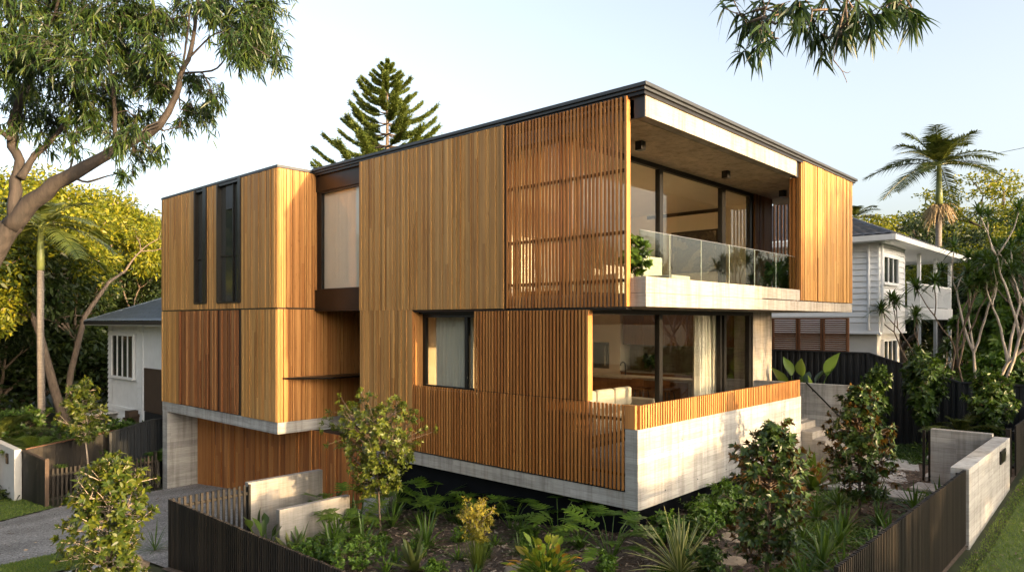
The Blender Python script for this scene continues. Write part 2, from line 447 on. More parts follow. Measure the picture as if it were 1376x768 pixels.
GUMC= [(-8.05, 3.64, 7.48, 0.54, 1), (-7.58, 3.95, 7.82, 0.52, 1), (-7.36, 3.25, 7.54, 0.55, 1.2), (-6.86, 3.32, 7.77, 0.58, 1.3), (-6.59, 3.08, 7.69, 0.44, 1), (-7.9, 3.02, 6.92, 0.43, 0.9), (-7.63, 2.59, 6.84, 0.47, 1.1), (-6.77, 3.85, 7.39, 0.5, 1.2), (-6.91, 2.46, 7.01, 0.36, 1), (-8.05, 3.63, 6.85, 0.4, 0.9), (-7.55, 5.12, 6.98, 0.47, 0.9), (-7.46, 3.62, 6.72, 0.47, 1), (-6.88, 3.96, 6.89, 0.45, 1), (-6.85, 2.97, 6.82, 0.38, 1), (-6.58, 3.11, 6.82, 0.27, 0.7), (-8.09, 3.45, 7.06, 0.44, 1), (-7.79, 4.42, 6.43, 0.39, 0.6), (-7.37, 4.58, 6.5, 0.41, 0.7), (-7.27, 3.55, 6.38, 0.38, 0.8), (-6.84, 3.66, 6.49, 0.35, 0.7), (-6.65, 3.27, 6.4, 0.27, 0.6), (-7.37, 2.44, 5.84, 0.24, 0.4), (-6.69, 3.55, 6.05, 0.26, 0.5), (-6.61, 3.02, 5.91, 0.19, 0.45), (-7.1, 2.77, 5.58, 0.16, 0.35), (-7.25, 2.22, 5.87, 0.21, 0.4), (-6.09, 3.18, 7.06, 0.28, 0.6), (-6.25, 2.31, 6.63, 0.24, 0.6), (-6.09, 2.78, 6.43, 0.22, 0.5), (-6.08, 3.2, 6.66, 0.25, 0.5), (-6.29, 2.99, 6.37, 0.2, 0.35), (-5.78, 2.99, 8.02, 0.46, 1.1), (-6.0, 1.83, 7.47, 0.37, 1.3), (-5.51, 2.37, 7.97, 0.35, 1.2), (-5.99, 1.95, 7.13, 0.28, 0.9), (-5.32, 2.52, 7.62, 0.27, 0.9), (-5.51, 2.58, 7.37, 0.25, 0.7), (-6.01, 1.04, 6.81, 0.14, 0.5), (-6.38, 1.55, 7.1, 0.26, 0.6), (-6.49, 1.89, 7.56, 0.27, 0.5), (-6.17, 3.53, 8.15, 0.26, 0.3), (-7.45, 3.52, 6.05, 0.33, 0.35), (-7.6, 4.19, 6.09, 0.29, 0.3), (-8.39, 4.18, 7.35, 0.64, 1), (-8.37, 4.71, 6.75, 0.57, 1), (-7.66, 3.62, 8.34, 0.74, 1), (-7.06, 2.87, 8.31, 0.73, 1), (-6.26, 2.61, 8.48, 0.67, 1), (-5.74, 2.05, 8.38, 0.58, 1), (-8.08, 5.45, 8.72, 0.82, 1), (-5.68, 2.25, 7.49, 0.29, 0.8), (-6.3, 3.57, 7.25, 0.23, 0.4)]
GUML= [([(-9.33, 5.74, -0.64), (-9.01, 5.39, 1.26), (-8.66, 5.01, 2.96), (-8.34, 4.66, 4.09), (-8.05, 4.34, 4.83), (-7.91, 4.19, 5.08)], [0.2448, 0.2232, 0.1944, 0.1728, 0.144, 0.108]), ([(-7.96, 4.25, 4.98), (-7.67, 3.89, 5.44), (-7.42, 3.58, 5.66), (-7.11, 3.19, 5.94), (-6.8, 2.81, 6.18), (-6.7, 2.67, 6.31), (-6.6, 2.52, 6.64), (-6.57, 2.45, 6.88), (-6.5, 2.33, 7.15), (-6.47, 2.26, 7.61), (-6.46, 2.2, 8.17)], [0.1224, 0.0972, 0.0792, 0.0612, 0.0518, 0.0446, 0.0374, 0.0331, 0.0259, 0.0202, 0.0144]), ([(-7.91, 4.19, 5.08), (-7.91, 4.26, 5.46), (-7.87, 4.3, 5.85), (-7.92, 4.42, 6.16), (-7.87, 4.44, 6.5), (-7.75, 4.38, 6.87), (-7.69, 4.39, 7.18), (-7.56, 4.33, 7.63), (-7.52, 4.36, 8.11), (-7.54, 4.45, 8.68)], [0.0936, 0.072, 0.0612, 0.0576, 0.0518, 0.0475, 0.0418, 0.036, 0.0288, 0.0216]), ([(-7.05, 3.26, 5.98), (-7.04, 3.33, 6.16), (-7.03, 3.39, 6.64), (-7.06, 3.51, 7.14), (-7.12, 3.66, 7.55), (-7.09, 3.72, 7.86), (-7.0, 3.71, 8.43)], [0.0288, 0.0274, 0.0259, 0.0245, 0.0216, 0.0187, 0.0144]), ([(-7.87, 4.15, 5.61), (-7.76, 4.2, 5.85), (-7.55, 4.15, 6.14), (-7.36, 4.12, 6.45), (-7.19, 4.12, 6.8)], [0.0504, 0.0396, 0.0324, 0.0252, 0.0108]), ([(-7.81, 4.09, 6.79), (-7.88, 4.04, 7.14), (-7.98, 4.03, 7.43), (-8.05, 3.99, 7.77), (-8.1, 3.92, 8.1)], [0.0324, 0.0288, 0.0259, 0.0216, 0.0173]), ([(-7.66, 3.92, 7.49), (-7.62, 3.63, 7.66), (-7.61, 3.37, 8.0)], [0.0216, 0.018, 0.0144]), ([(-7.41, 3.64, 5.61), (-7.31, 3.49, 5.56), (-7.17, 3.31, 5.62), (-7.08, 3.17, 5.65)], [0.018, 0.0144, 0.0101, 0.0043]), ([(-6.49, 2.64, 6.95), (-6.25, 2.32, 6.96), (-6.17, 2.17, 7.07), (-6.14, 2.08, 7.17), (-6.02, 1.89, 7.34)], [0.0144, 0.0115, 0.0086, 0.0072, 0.0043]), ([(-6.44, 2.59, 7.12), (-6.36, 2.39, 7.26), (-6.27, 2.17, 7.39), (-6.11, 1.9, 7.41)], [0.0144, 0.0115, 0.0086, 0.0043]), ([(-7.19, 3.41, 7.46), (-7.27, 3.56, 7.61), (-7.32, 3.69, 7.92), (-7.33, 3.78, 8.23)], [0.0158, 0.0144, 0.0115, 0.0086]), ([(-6.54, 2.69, 6.69), (-6.47, 2.65, 7.08), (-6.44, 2.64, 7.33), (-6.4, 2.63, 7.71), (-6.41, 2.67, 8.2)], [0.0144, 0.0144, 0.013, 0.0115, 0.0086]), ([(-7.49, 3.73, 5.61), (-7.42, 3.69, 5.85), (-7.42, 3.73, 6.14), (-7.32, 3.66, 6.48)], [0.013, 0.0108, 0.0086, 0.0043]), ([(-7.96, 4.24, 6.12), (-8.16, 4.57, 6.38), (-8.34, 4.86, 6.79)], [0.036, 0.0288, 0.0216]), ([(-6.36, 2.5, 7.72), (-6.23, 2.36, 7.92), (-6.07, 2.18, 8.16)], [0.0144, 0.013, 0.0101])]
HANGC= [(-5.31, -4.2, 6.04, 0.22, 1), (-5.13, -4.26, 5.97, 0.18, 1), (-5.27, -4.43, 6.07, 0.24, 1), (-5.5, -4.71, 5.86, 0.15, 0.4), (-4.92, -4.62, 5.96, 0.15, 0.8), (-4.79, -4.66, 5.88, 0.15, 0.9), (-4.77, -4.73, 6.0, 0.19, 1.2), (-4.98, -4.85, 5.8, 0.13, 0.8), (-4.84, -4.86, 6.05, 0.22, 1), (-5.13, -5.07, 5.87, 0.18, 0.9), (-4.55, -5.06, 6.12, 0.22, 1.2), (-4.67, -5.18, 5.96, 0.15, 0.9), (-5.0, -5.13, 5.82, 0.13, 0.6), (-5.69, -4.61, 5.66, 0.1, 0.5), (-5.26, -4.26, 6.51, 0.33, 1), (-4.86, -4.55, 6.61, 0.34, 1), (-5.24, -5.07, 6.28, 0.3, 1), (-4.4, -5.24, 6.54, 0.33, 1)]
HANGL= [([(-2.3, -7.85, 6.22), (-3.36, -6.69, 6.91), (-4.25, -5.72, 6.96), (-4.86, -5.06, 6.64), (-5.28, -4.6, 6.43), (-5.53, -4.33, 6.22)], [0.09, 0.07, 0.05, 0.03, 0.02, 0.01]), ([(-4.86, -5.06, 6.64), (-4.93, -4.99, 6.33), (-5.0, -4.91, 6.12), (-5.04, -4.86, 5.85), (-5.07, -4.83, 5.64)], [0.02, 0.012, 0.008, 0.006, 0.003]), ([(-5.28, -4.6, 6.43), (-5.32, -4.56, 6.22), (-5.39, -4.48, 6.01), (-5.42, -4.44, 5.83)], [0.012, 0.008, 0.006, 0.003]), ([(-4.25, -5.72, 6.96), (-4.5, -5.45, 6.54), (-4.7, -5.24, 6.17), (-4.77, -5.16, 6.01)], [0.02, 0.014, 0.009, 0.004]), ([(-5.28, -4.6, 6.43), (-5.23, -4.66, 6.12), (-5.17, -4.72, 5.99), (-5.19, -4.69, 5.83)], [0.01, 0.006, 0.005, 0.003]), ([(-5.07, -4.83, 5.64), (-5.04, -4.86, 5.59), (-5.02, -4.88, 5.55), (-5.0, -4.9, 5.48)], [0.004, 0.003, 0.0025, 0.002]), ([(-5.03, -4.87, 5.57), (-5.0, -4.9, 5.55), (-4.99, -4.92, 5.56)], [0.0025, 0.002, 0.0015])]
# ------------------------------------------------------------------ the house
def split_box(mb, x0,x1,y0,y1,z0,z1, chance):
    if z1-z0 > 2 and rnd.random() < chance:
        z = rnd.uniform(z0+.5, z1-.5); mb.box(x0,x1,y0,y1,z0,z-.0015); mb.box(x0,x1,y0,y1,z+.0015,z1)
    else: mb.box(x0,x1,y0,y1,z0,z1)
def boards_x(mb, x, y0, y1, z0, z1, ws=(.034,.05,.066,.09), th=(.012,.042), gap=.0115):
    """upright boards on a wall that faces -x"""
    y = y0
    while y < y1-.02:
        w = min(rnd.choice(ws), y1-y); t = rnd.uniform(*th)
        split_box(mb, x-t, x+.004, y, y+w-gap, z0, z1, .45); y += w
    return mb
def boards_y(mb, y, x0, x1, z0, z1, ws=(.034,.05,.066,.09), th=(.012,.04), gap=.011):
    x = x0
    while x < x1-.02:
        w = min(rnd.choice(ws), x1-x); t = rnd.uniform(*th)
        split_box(mb, x, x+w-gap, y-t, y+.004, z0, z1, .4); x += w
    return mb

H = thing('timber_house', 'large two storey house clad in upright golden timber boards and slats over board-marked concrete', 'house', (0,0,0))

# concrete
b = MB()
b.box(0, 9.73, 0, 5.93, .575, .86)                      # floor slab with its exposed edge
b.box(.035, 9.73, 5.93, 8.0, .555, .83); b.box(.05,.3,6.9,7.9,-1.2,.555)
b.box(0, .26, 0, .26, .86, 1.95)                       # upturned corner
b.box(.26, 7.38, 0, .2, .86, 1.95)                     # terrace parapet
b.build('concrete_parapet', M['conc'], H, bevel=.008)
for x,z in ((.9,.78),(2.1,.78),(3.3,.78),(4.5,.78),(5.7,.78),(1.5,1.62),(3.9,1.62),(6.3,1.62)):
    b = MB(); b.tube([(x,.004,z),(x,-.002,z)], .014, 8); b.build('tie_hole', M['plinth'], H)
b = MB(); b.box(.1, 10.96, -.1, 8.0, 4.045, 4.28); b.build('balcony_slab', M['concl'], H, bevel=.006)
b = MB(); b.box(.1, 4.83, -.098, .14, 4.284, 4.56); b.box(.1, .36, .14, .34, 4.284, 4.545); b.build('balcony_upstand', M['concl'], H, bevel=.006)
b = MB(); b.box(4.835, 7.15, -.07, .14, 4.30, 4.555); b.build('balcony_upstand', M['concl'], H, bevel=.006)
b = MB(); b.box(.11, 6.9, -.07, .14, 7.285, 7.64); b.build('balcony_beam', M['concl'], H, bevel=.004)
b = MB(); b.box(8.47, 9.73, 1.7, 2.25, .86, 4.045); b.build('concrete_column', M['concl'], H, bevel=.006)
b = MB(); b.box(.2, 9.73, .2, 8., .86, 1.3); b.build('terrace_floor', M['concg'], H)
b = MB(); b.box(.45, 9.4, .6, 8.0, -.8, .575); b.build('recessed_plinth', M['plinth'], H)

# roof with gutter profile
b = MB()
b.box(-.05, 11.17, -.19, 8.06, 7.755, 7.82); b.box(-.05, 3.2, 8.06, 10.06, 7.755, 7.82)
b.box(-.01, 11.12, -.145, 8.06, 7.70, 7.755); b.box(-.01, 3.2, 8.06, 10.06, 7.70, 7.755)
b.build('roof', M['roofm'], H, bevel=.006)
b = MB(); b.box(.03, 11.05, -.11, 8.0, 7.64, 7.70); b.box(.03, 3.1, 8.0, 10.0, 7.64, 7.70); b.build('fascia', M['black'], H)
b = MB(); b.box(.1, .13, -.072, .36, 7.27, 7.64); b.box(.13,.5,.16,.36,7.29,7.64); b.build('beam_end_plate', M['bluish'], H)
b = MB(); b.box(6.9, 7.06, -.05, .1, 7.27, 7.64); b.build('beam_end_plate', M['bluish'], H)
b = MB(); b.box(.1, 10.9, .14, 2.0, 7.28, 7.6); b.build('balcony_ceiling', M['soffit'], H)
for x in (1.53, 5.2, 8.55):
    b = MB(); b.box(x-.075, x+.075, .84, .99, 7.11, 7.28); b.build('downlight', M['black'], H, bevel=.004)

# left facade : timber boards, with dark backing walls inside
b = MB(); boards_x(b, 0, 3.1, 7.95, 4.05, 7.69); boards_x(b, 0, 5.95, 7.95, .84, 4.05)
b.build('timber_cladding', M['clad'], H)
b = MB()
b.box(.006, .14, 3.06, 7.95, 4.0, 7.7); b.box(.006, .14, 5.93, 7.95, .82, 4.0)
b.box(.14, 2.2, 7.82, 7.95, .82, 7.69)
b.build('wall', M['backing'], H)
b = MB(); b.box(-.02, .1, 5.925, 5.955, .9, 4.02); 
for i in range(3): b.box(.02+i*.085, .1+i*.085, 5.9, 5.925, 2.3, 4.02)
b.build('window_reveal', M['rail'], H)

# slat screens
def slats_x(b, y0, y1, z0, z1, x0=-.014, x1=.022, w=.038, sp=.0845):
    n = int(round((y1-y0)/sp))
    for i in range(n):
        y = y0 + (i+.5)*(y1-y0)/n; j = rnd.uniform(-.004,.004)
        b.box(x0+j, x1, y-w/2, y+w/2, z0+rnd.uniform(-.003,.003), z1)
b = MB(); slats_x(b, .30, 3.06, 4.05, 7.66)
scr = b.build('slat_screen', M['slat'], H)
b = MB()
for z in (4.50, 5.33, 6.40, 7.5): b.box(.024, .06, .24, 3.06, z-.03, z+.03)
b.build('screen_rail', M['backing'], scr)
b = MB(); b.box(-.016, .1, .215, .262, 4.05, 7.66); b.build('end_board', M['rail'], scr)
b = MB(); b.box(-.004, .09, 3.062, 3.095, 4.03, 7.69); b.build('screen_edge', M['black'], scr)
b = MB(); slats_x(b, .262, 5.92, .885, 2.36); 
scr = b.build('slat_screen', M['slat'], H)
b = MB(); b.box(-.006, .07, .262, 5.925, .861, .884); 
for z in (1.15, 2.1): b.box(.024, .06, .262, 5.92, z-.025, z+.025)
b.build('screen_rail', M['black'], scr)
b = MB(); slats_x(b, 1.1, 3.97, 2.372, 4.0)
scr = b.build('slat_screen', M['slat'], H)
b = MB()
for z in (2.5, 3.3, 3.9): b.box(.024, .06, 1.06, 3.96, z-.025, z+.025)
b.build('screen_rail', M['backing'], scr)
b = MB(); b.box(-.016, .12, 1.035, 1.085, 2.372, 4.0); b.build('end_board', M['rail'], scr)
b = MB(); b.box(.09, .2, 1.15, 3.96, .87, 4.0); b.box(.09,.2,3.96,5.93,.87,2.27); b.build('wall', M['backing'], H)
b = MB(); b.box(.02, .2, .25, 5.95, 4.0, 4.03); b.box(.14,.34,3.0,5.95,3.96,4.0); b.build('screen_head', M['black'], H)
# timber rail over the parapet
n = 86; b = MB()
for i in range(n):
    x = .05 + i*(7.27/n); b.box(x, x+.046, -.012+rnd.uniform(-.003,.003), .045, 1.955, 2.36)
b.box(-.012,.046,.05,.26,1.955,2.36)
tr = b.build('terrace_rail', M['rail'], H)
b = MB(); b.box(.05, 7.32, .047, .075, 2.22, 2.28); b.box(.05, 7.32, .047, .075, 2.0, 2.06); b.build('rail_bar', M['backing'], tr)

# windows: a frame mesh with its pane
def glazing_y(name, y, x0, x1, z0, z1, mull, fw=.06, head=.1, sill=.08, d=.1):
    b = MB()
    b.box(x0, x1, y, y+d, z1-head, z1); b.box(x0, x1, y, y+d, z0, z0+sill)
    edges = [x0] + [m for m,_ in mull] + [x1]
    for m, w in mull: b.box(m, m+w, y-.01, y+d+.01, z0+sill, z1-head)
    b.box(x0, x0+fw, y+.002, y+d-.002, z0+sill, z1-head); b.box(x1-fw, x1, y+.002, y+d-.002, z0+sill, z1-head)
    fr = b.build(name, M['black'], H)
    xs = [x0+fw] + sum([[m, m+w] for m,w in mull], []) + [x1-fw]
    for i in range(0, len(xs), 2):
        p = MB(); p.box(xs[i], xs[i+1], y+.045, y+.055, z0+sill, z1-head); p.build('pane', M['glass'], fr)
    return fr
glazing_y('sliding_door', 1.7, .3, 8.5, 4.285, 7.28, [(.62,.06),(3.56,.14),(6.60,.2),(8.26,.1)])
glazing_y('sliding_door', 1.7, .22, 8.47, 1.302, 4.04, [(3.54,.14),(6.50,.08),(6.72,.12),(8.2,.14)])
def glazing_x(name, x, y0, y1, z0, z1, mull, fw=.07, head=.08, sill=.08, d=.09, mat='black', gmat='glass'):
    b = MB()
    b.box(x, x+d, y0, y1, z1-head, z1); b.box(x, x+d, y0, y1, z0, z0+sill)
    for m, w in mull: b.box(x-.008, x+d, m, m+w, z0+sill, z1-head)
    b.box(x+.002, x+d, y0, y0+fw, z0+sill, z1-head); b.box(x+.002, x+d, y1-fw, y1, z0+sill, z1-head)
    fr = b.build(name, M[mat], H)
    ys = [y0+fw] + sum([[m, m+w] for m,w in mull], []) + [y1-fw]
    for i in range(0, len(ys), 2):
        p = MB(); p.box(x+.04, x+.05, ys[i], ys[i+1], z0+sill, z1-head); p.build('pane', M[gmat], fr)
    return fr
glazing_x('window', .26, 3.7, 5.925, 2.28, 3.96, [(4.42,.09)], fw=.12)
glazing_x('window', .22, 1.8, 3.06, 4.3, 7.28, [(2.4,.05)])

# balcony: glass balustrade, side screen, timber panel
gb = MB(); gb.box(.36, 7.15, .046, .058, 4.5, 4.556); bal = gb.build('balustrade_channel', M['steel'], H)
for x0,x1 in ((.12,1.13),(1.15,2.32),(2.34,3.54),(3.56,4.78),(4.80,5.95),(5.97,7.12)):
    p = MB(); p.box(x0, x1, .046, .058, 4.562, 5.36); p.build('glass_panel', M['glassb'], bal)
b = MB()
for x in (1.14,2.33,3.55,4.79,5.96): b = MB().box(x-.006,x+.006,.047,.057,4.562,5.36); b.build('glass_joint', M['edge'], bal)
b = MB(); b.box(.12, 7.12, .045, .059, 5.362, 5.371); b.build('cap_rail', M['steel'], bal)
b = MB(); boards_y(b, -.1, 7.22, 10.94, 4.30, 7.69, ws=(.06,.085,.11), th=(.012,.035), gap=.012)
pan = b.build('timber_screen', M['clad'], H)
b = MB(); b.box(7.2, 10.94, -.096, .0, 4.29, 7.69); b.build('screen_backing', M['backing'], pan)
b = MB()
for i,(y,w) in enumerate(((-.1,.07),(-.02,.045),(.05,.07),(.14,.06))): b.box(7.12+.015*(i%2), 7.2, y, y+w-.008, 4.3, 7.69)
b.build('screen_return', M['slat'], pan)
b = MB()
yy = .1
while yy < 2.35:
    b.box(10.86, 10.92, yy, yy+.04, 4.3, 7.6); yy += .11
for z in (4.6, 5.75, 7.42): b.box(10.925, 10.95, .1, 2.35, z-.03, z+.03)
b.build('side_screen', M['slat'], H)
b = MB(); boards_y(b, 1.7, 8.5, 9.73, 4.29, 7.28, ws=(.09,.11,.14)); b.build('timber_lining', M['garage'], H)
b = MB(); b.box(8.52, 9.73, 1.705, 1.85, 4.284, 7.6); b.box(9.5, 9.73, 1.85, 8., 4.284, 7.6); b.build('wall', M['wallw'], H)
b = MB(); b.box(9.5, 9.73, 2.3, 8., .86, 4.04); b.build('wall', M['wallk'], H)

# rooms behind the glass
b = MB()
b.box(.3, 9.5, 1.86, 8.0, 7.2, 7.6); b.box(.3, 9.5, 1.82, 8.0, 4.0, 4.044)
b.build('room_ceiling', M['ceil'], H)
b = MB(); b.box(.3, 9.5, 1.8, 8.0, 4.282, 4.30); b.box(.3, 9.5, 1.8, 8., 1.302, 1.32); b.build('room_floor', M['floort'], H)
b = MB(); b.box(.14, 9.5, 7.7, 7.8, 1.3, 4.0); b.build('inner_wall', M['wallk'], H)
b = MB(); b.box(.14, 9.5, 7.7, 7.8, 4.3, 7.2); b.box(.145, .2, 3.1, 7.7, 4.3, 7.2); b.box(.145, .2, 5.95, 7.7, 1.3, 4.0); b.build('inner_wall', M['wallw'], H)
b = MB(); b.box(9.48, 9.499, 3.19, 5.68, 7.06, 7.17); b.build('air_grille', M['black'], H)

# link between the two blocks
b = MB(); b.box(.1, .3, 7.96, 10.08, 7.22, 7.69); b.build('link_panel', M['bronze'], H)
b = MB(); b.box(.06, .3, 7.96, 10.08, 4.12, 4.62); b.box(.06,1.9,7.96,10.08,4.06,4.12)
b.build('link_panel', M['bronze'], H)
glazing_x('window', .14, 7.96, 10.08, 4.62, 7.22, [], fw=.2, head=.05, sill=.03)
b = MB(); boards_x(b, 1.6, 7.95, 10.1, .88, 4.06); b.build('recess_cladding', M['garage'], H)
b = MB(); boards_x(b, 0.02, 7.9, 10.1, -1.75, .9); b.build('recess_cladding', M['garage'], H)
b = MB(); b.box(1.61, 1.8, 7.9, 10.2, 1.1, 4.06); b.box(.03,.2,7.9,10.1,-1.8,.9); b.box(0.21,1.6,7.96,10.09,.78,.88); b.build('wall', M['backing'], H)
b = MB(); b.prism([(-.88,10.09),(.1,9.32),(1.58,9.32),(1.58,10.09)], 2.30, 2.345); b.build('shelf_canopy', M['bronze'], H)

# garage wing
b = MB(); b.box(-1., 3.0, 10.1, 17.4, .9, 1.2); b.box(-1., .3, 17.0, 17.38, -1.95, .9); b.build('concrete_slab_edge', M['conc'], H, bevel=.008)
b = MB()
boards_x(b, -1., 10.1, 12.0, 4.145, 7.71); boards_x(b, -1., 13.42, 14.1, 4.145, 7.71); boards_x(b, -1., 14.92, 17.4, 4.145, 7.71)
boards_x(b, -1., 12.0, 13.42, 4.145, 4.33); boards_x(b, -1., 14.1, 14.92, 4.145, 4.33)
boards_x(b, -1., 10.1, 12.02, 1.21, 4.105); boards_x(b, -1., 16.05, 17.4, 1.21, 4.105)
b.build('timber_cladding', M['clad'], H)
b = MB(); boards_y(b, 10.1, -1.0, .14, 4.145, 7.71, ws=(.05,.066,.09)); boards_y(b, 10.1, -1.0, 1.62, 1.21, 4.105, ws=(.05,.066,.09))
b.build('timber_cladding', M['rail'], H)
b = MB()
b.box(-.994, -.85, 10.11, 17.4, 1.2, 4.33); b.box(-.994,-.85,10.11,12.0,4.33,7.72); b.box(-.994,-.85,13.42,14.1,4.33,7.72); b.box(-.994,-.85,14.92,17.4,4.33,7.72)
b.box(-.85, 3., 10.106, 10.2, 1.2, 7.72); b.box(-.9, 3., 17.3, 17.39, 1.2, 7.72)
b.build('wall', M['backing'], H)
b = MB(); b.box(-1.03, 3., 10.065, 17.42, 7.725, 7.79); b.build('roof', M['roofm'], H)
b = MB(); b.box(-1.012, -.99, 10.1, 17.4, 4.106, 4.144); b.box(-1.0, .14, 10.085, 10.1, 4.106, 4.144); b.build('joint_flashing', M['black'], H)
def hooded(y0, y1, fin, mull):
    b = MB()
    b.box(-1.06, -.84, y0, y0+fin, 4.33, 7.74); b.box(-1.06, -.84, y1-.05, y1, 4.33, 7.70)
    b.box(-1.05, -.84, y0, y1, 4.30, 4.35); b.box(-1.03, -.86, y0+fin, y1-.05, 7.64, 7.70)
    for m in mull: b.box(-.98, -.86, m, m+.05, 4.35, 7.64)
    fr = b.build('window_hood', M['black'], H)
    p = MB(); p.box(-.93, -.915, y0+fin, y1-.05, 4.35, 7.64); p.build('pane', M['dglass'], fr)
    if mull:
        p = MB(); p.box(-.975,-.95, 12.62, 13.0, 6.95, 7.6); p.build('blind', M['bluish'], fr)
    p = MB(); p.box(-.955,-.935, y0+fin, y1-.05, 5.62, 5.66); p.build('glazing_bar', M['black'], fr)
hooded(14.1, 14.92, .22, [])
hooded(12.0, 13.42, .14, [12.55])
b = MB(); boards_x(b, -.985, 12.2, 16.04, 1.23, 4.1, ws=(.035,.05,.07,.09,.14), th=(.0,.075), gap=.014)
sh = b.build('timber_shutter', M['shutter'], H)
b = MB(); b.box(-1.0, -.96, 12.03, 12.19, 1.22, 4.1); b.build('shutter_edge', M['black'], sh)
b = MB(); boards_x(b, 0.0, 10.1, 17.0, -1.75, .9, ws=(.07,.11,.15)); gd = b.build('garage_door', M['garage'], H)
b = MB(); b.box(0.006, .15, 10.1, 17.0, -1.8, .9); b.build('wall', M['backing'], H)
b = MB(); b.box(.25,.26,8.0,10.0,4.63,7.2); b.build('sheer_blind', M['blind'], H)

# ------------------------------------------------------------------ furniture and things inside
def curtain(name, label, x0, x1, y, z0, z1, axis='x', folds=9, amp=.04, tie=0.):
    n = folds*8; V = []; F = []
    rows = 8
    for r in range(rows+1):
        t = r/rows
        for i in range(n+1):
            u = i/n; s = x0+(x1-x0)*u
            s = s + tie*(1-t)*(x1-s)
            w = amp*math.sin(u*folds*2*math.pi)+.3*amp*math.sin(u*folds*4.7+1+t*2)
            V.append((s, y+w, z0+(z1-z0)*t) if axis=='x' else (y+w, s, z0+(z1-z0)*t))
    for r in range(rows):
        for i in range(n):
            a = r*(n+1)+i; F.append((a,a+1,a+n+2,a+n+1))
    o = np_mesh(name, np.array(V), np.array(F), M['curtain']); 
    return tag(o, label, 'curtain')
curtain('curtain', 'cream pleated curtain gathered at the right of the ground floor kitchen doors', 5.8, 7.0, 2.02, 1.33, 3.97, folds=9, amp=.085)
curtain('curtain', 'white sheer curtain behind the left ground floor window pane beside the slats', 4.56, 5.75, .55, 1.33, 3.94, 'y', 11, .03)
curtain('curtain', 'white sheer curtain behind the narrower right pane of the ground floor window', 3.75, 4.42, .55, 1.33, 3.94, 'y', 7, .03)

k = thing('kitchen_island', 'long kitchen island with timber front and pale stone waterfall top', 'island bench', (7.2,4.5,1.32))
b = MB(); b.box(6.55, 7.5, 2.62, 6.4, 2.17, 2.215); b.box(6.55, 7.5, 2.58, 2.62, 1.32, 2.215); b.build('benchtop', M['stone'], k)
b = MB(); b.box(6.85, 7.45, 2.63, 6.4, 1.33, 2.165); b.build('front_panel', M['joinery'], k)
def stool():
    s = thing('bar_stool', 'brown bar stool at the kitchen island, nearer the curtain', 'stool', (6.5,3.2,1.32), 0, 'bar stools at the island')
    b = MB(); b.box(6.3,6.66,3.02,3.38,2.0-.08,2.0-.03); b.build('seat', M['joinery'], s)
    b = MB(); b.box(6.28,6.32,3.02,3.38,2.06,2.22); b.build('backrest', M['joinery'], s)
    for dx in (-.15,.15):
        for dy in (-.15,.15):
            b = MB(); b.bar((6.48+dx*1.2,3.2+dy*1.2,1.32),(6.48+dx*.8,3.2+dy*.8,1.93),.025,.025); b.build('leg', M['black'], s)
    return s
st = stool()
dup(st, (6.5,4.0,1.32), 0, 1, 'brown bar stool at the kitchen island, left of the dark door post')
kc = thing('wall_cabinet', 'dark timber overhead cabinets above the kitchen splashback', 'cabinet', (9.2,5,3.05))
b = MB()
for y in (2.5,3.25,4.0,4.75,5.5): b.box(8.95, 9.45, y, y+.74, 3.05, 3.98)
b.build('cabinet_door', M['joinery'], kc)
kb = thing('back_bench', 'kitchen bench along the back wall below the stone splashback', 'bench', (9.2,5,1.32))
b = MB(); b.box(8.85,9.45,2.6,6.3,2.17,2.21); b.build('benchtop', M['stone'], kb)
b = MB(); b.box(8.9,9.45,2.6,6.3,1.32,2.165); b.build('cupboards', M['joinery'], kb)
b = MB(); b.box(9.46,9.497,2.6,6.3,2.21,3.04); b.build('splashback', M['splash'], kb)
ov = thing('oven_tower', 'pale oven tower with black built-in oven at the far side of the kitchen', 'oven', (9.2,7,1.32))
b = MB(); b.box(8.9,9.48,6.32,7.69,1.32,3.98); b.build('cabinet', M['wallw'], ov)
b = MB(); b.box(8.88,8.902,6.75,7.35,2.25,3.1); o = b.build('oven_front', M['dglass'], ov)
b = MB(); b.box(8.84,8.88,6.85,6.9,2.35,3.0); b.build('handle', M['steel'], o)
t = thing('kitchen_tap', 'black gooseneck tap on the kitchen island', 'tap', (7.3,5.1,2.216))
b = MB(); b.tube([(7.35,5.1,2.216),(7.35,5.1,2.5),(7.32,5.1,2.57),(7.22,5.1,2.6),(7.12,5.1,2.57),(7.1,5.1,2.5)], .018); b.build('spout', M['black'], t, smooth=True)

def sofa(name, label, x0, x1, y0, y1, z, mat, h=.85):
    s = thing(name, label, 'sofa', ((x0+x1)/2,(y0+y1)/2,z))
    b = MB(); b.box(x0,x1,y0,y1,z+.12,z+.42); b.build('base', mat, s, bevel=.04)
    b = MB(); b.box(x0,x1,y1-.22,y1,z+.42,z+h-.06); b.build('backrest', mat, s, bevel=.05)
    for a in (x0, x1-.2): 
        b = MB(); b.box(a,a+.2,y0,y1-.22,z+.42,z+h-.22); b.build('armrest', mat, s, bevel=.04)
    nn = 3; w = (x1-x0-.4)/nn
    for i in range(nn):
        b = MB(); b.box(x0+.2+i*w+.01,x0+.2+(i+1)*w-.01,y0,y1-.24,z+.42,z+.54); b.build('seat_cushion', mat, s, bevel=.04)
        b = MB(); b.box(x0+.22+i*w,x0+.18+(i+1)*w,y1-.40,y1-.24,z+.54,z+h+.04); b.build('back_cushion', M['fabricw'], s, bevel=.06)
    for dx in (x0+.1,x1-.1):
        for dy in (y0+.1,y1-.1):
            b = MB(); b.tube([(dx,dy,z),(dx,dy,z+.12)],.025); b.build('leg', M['black'], s)
    return s
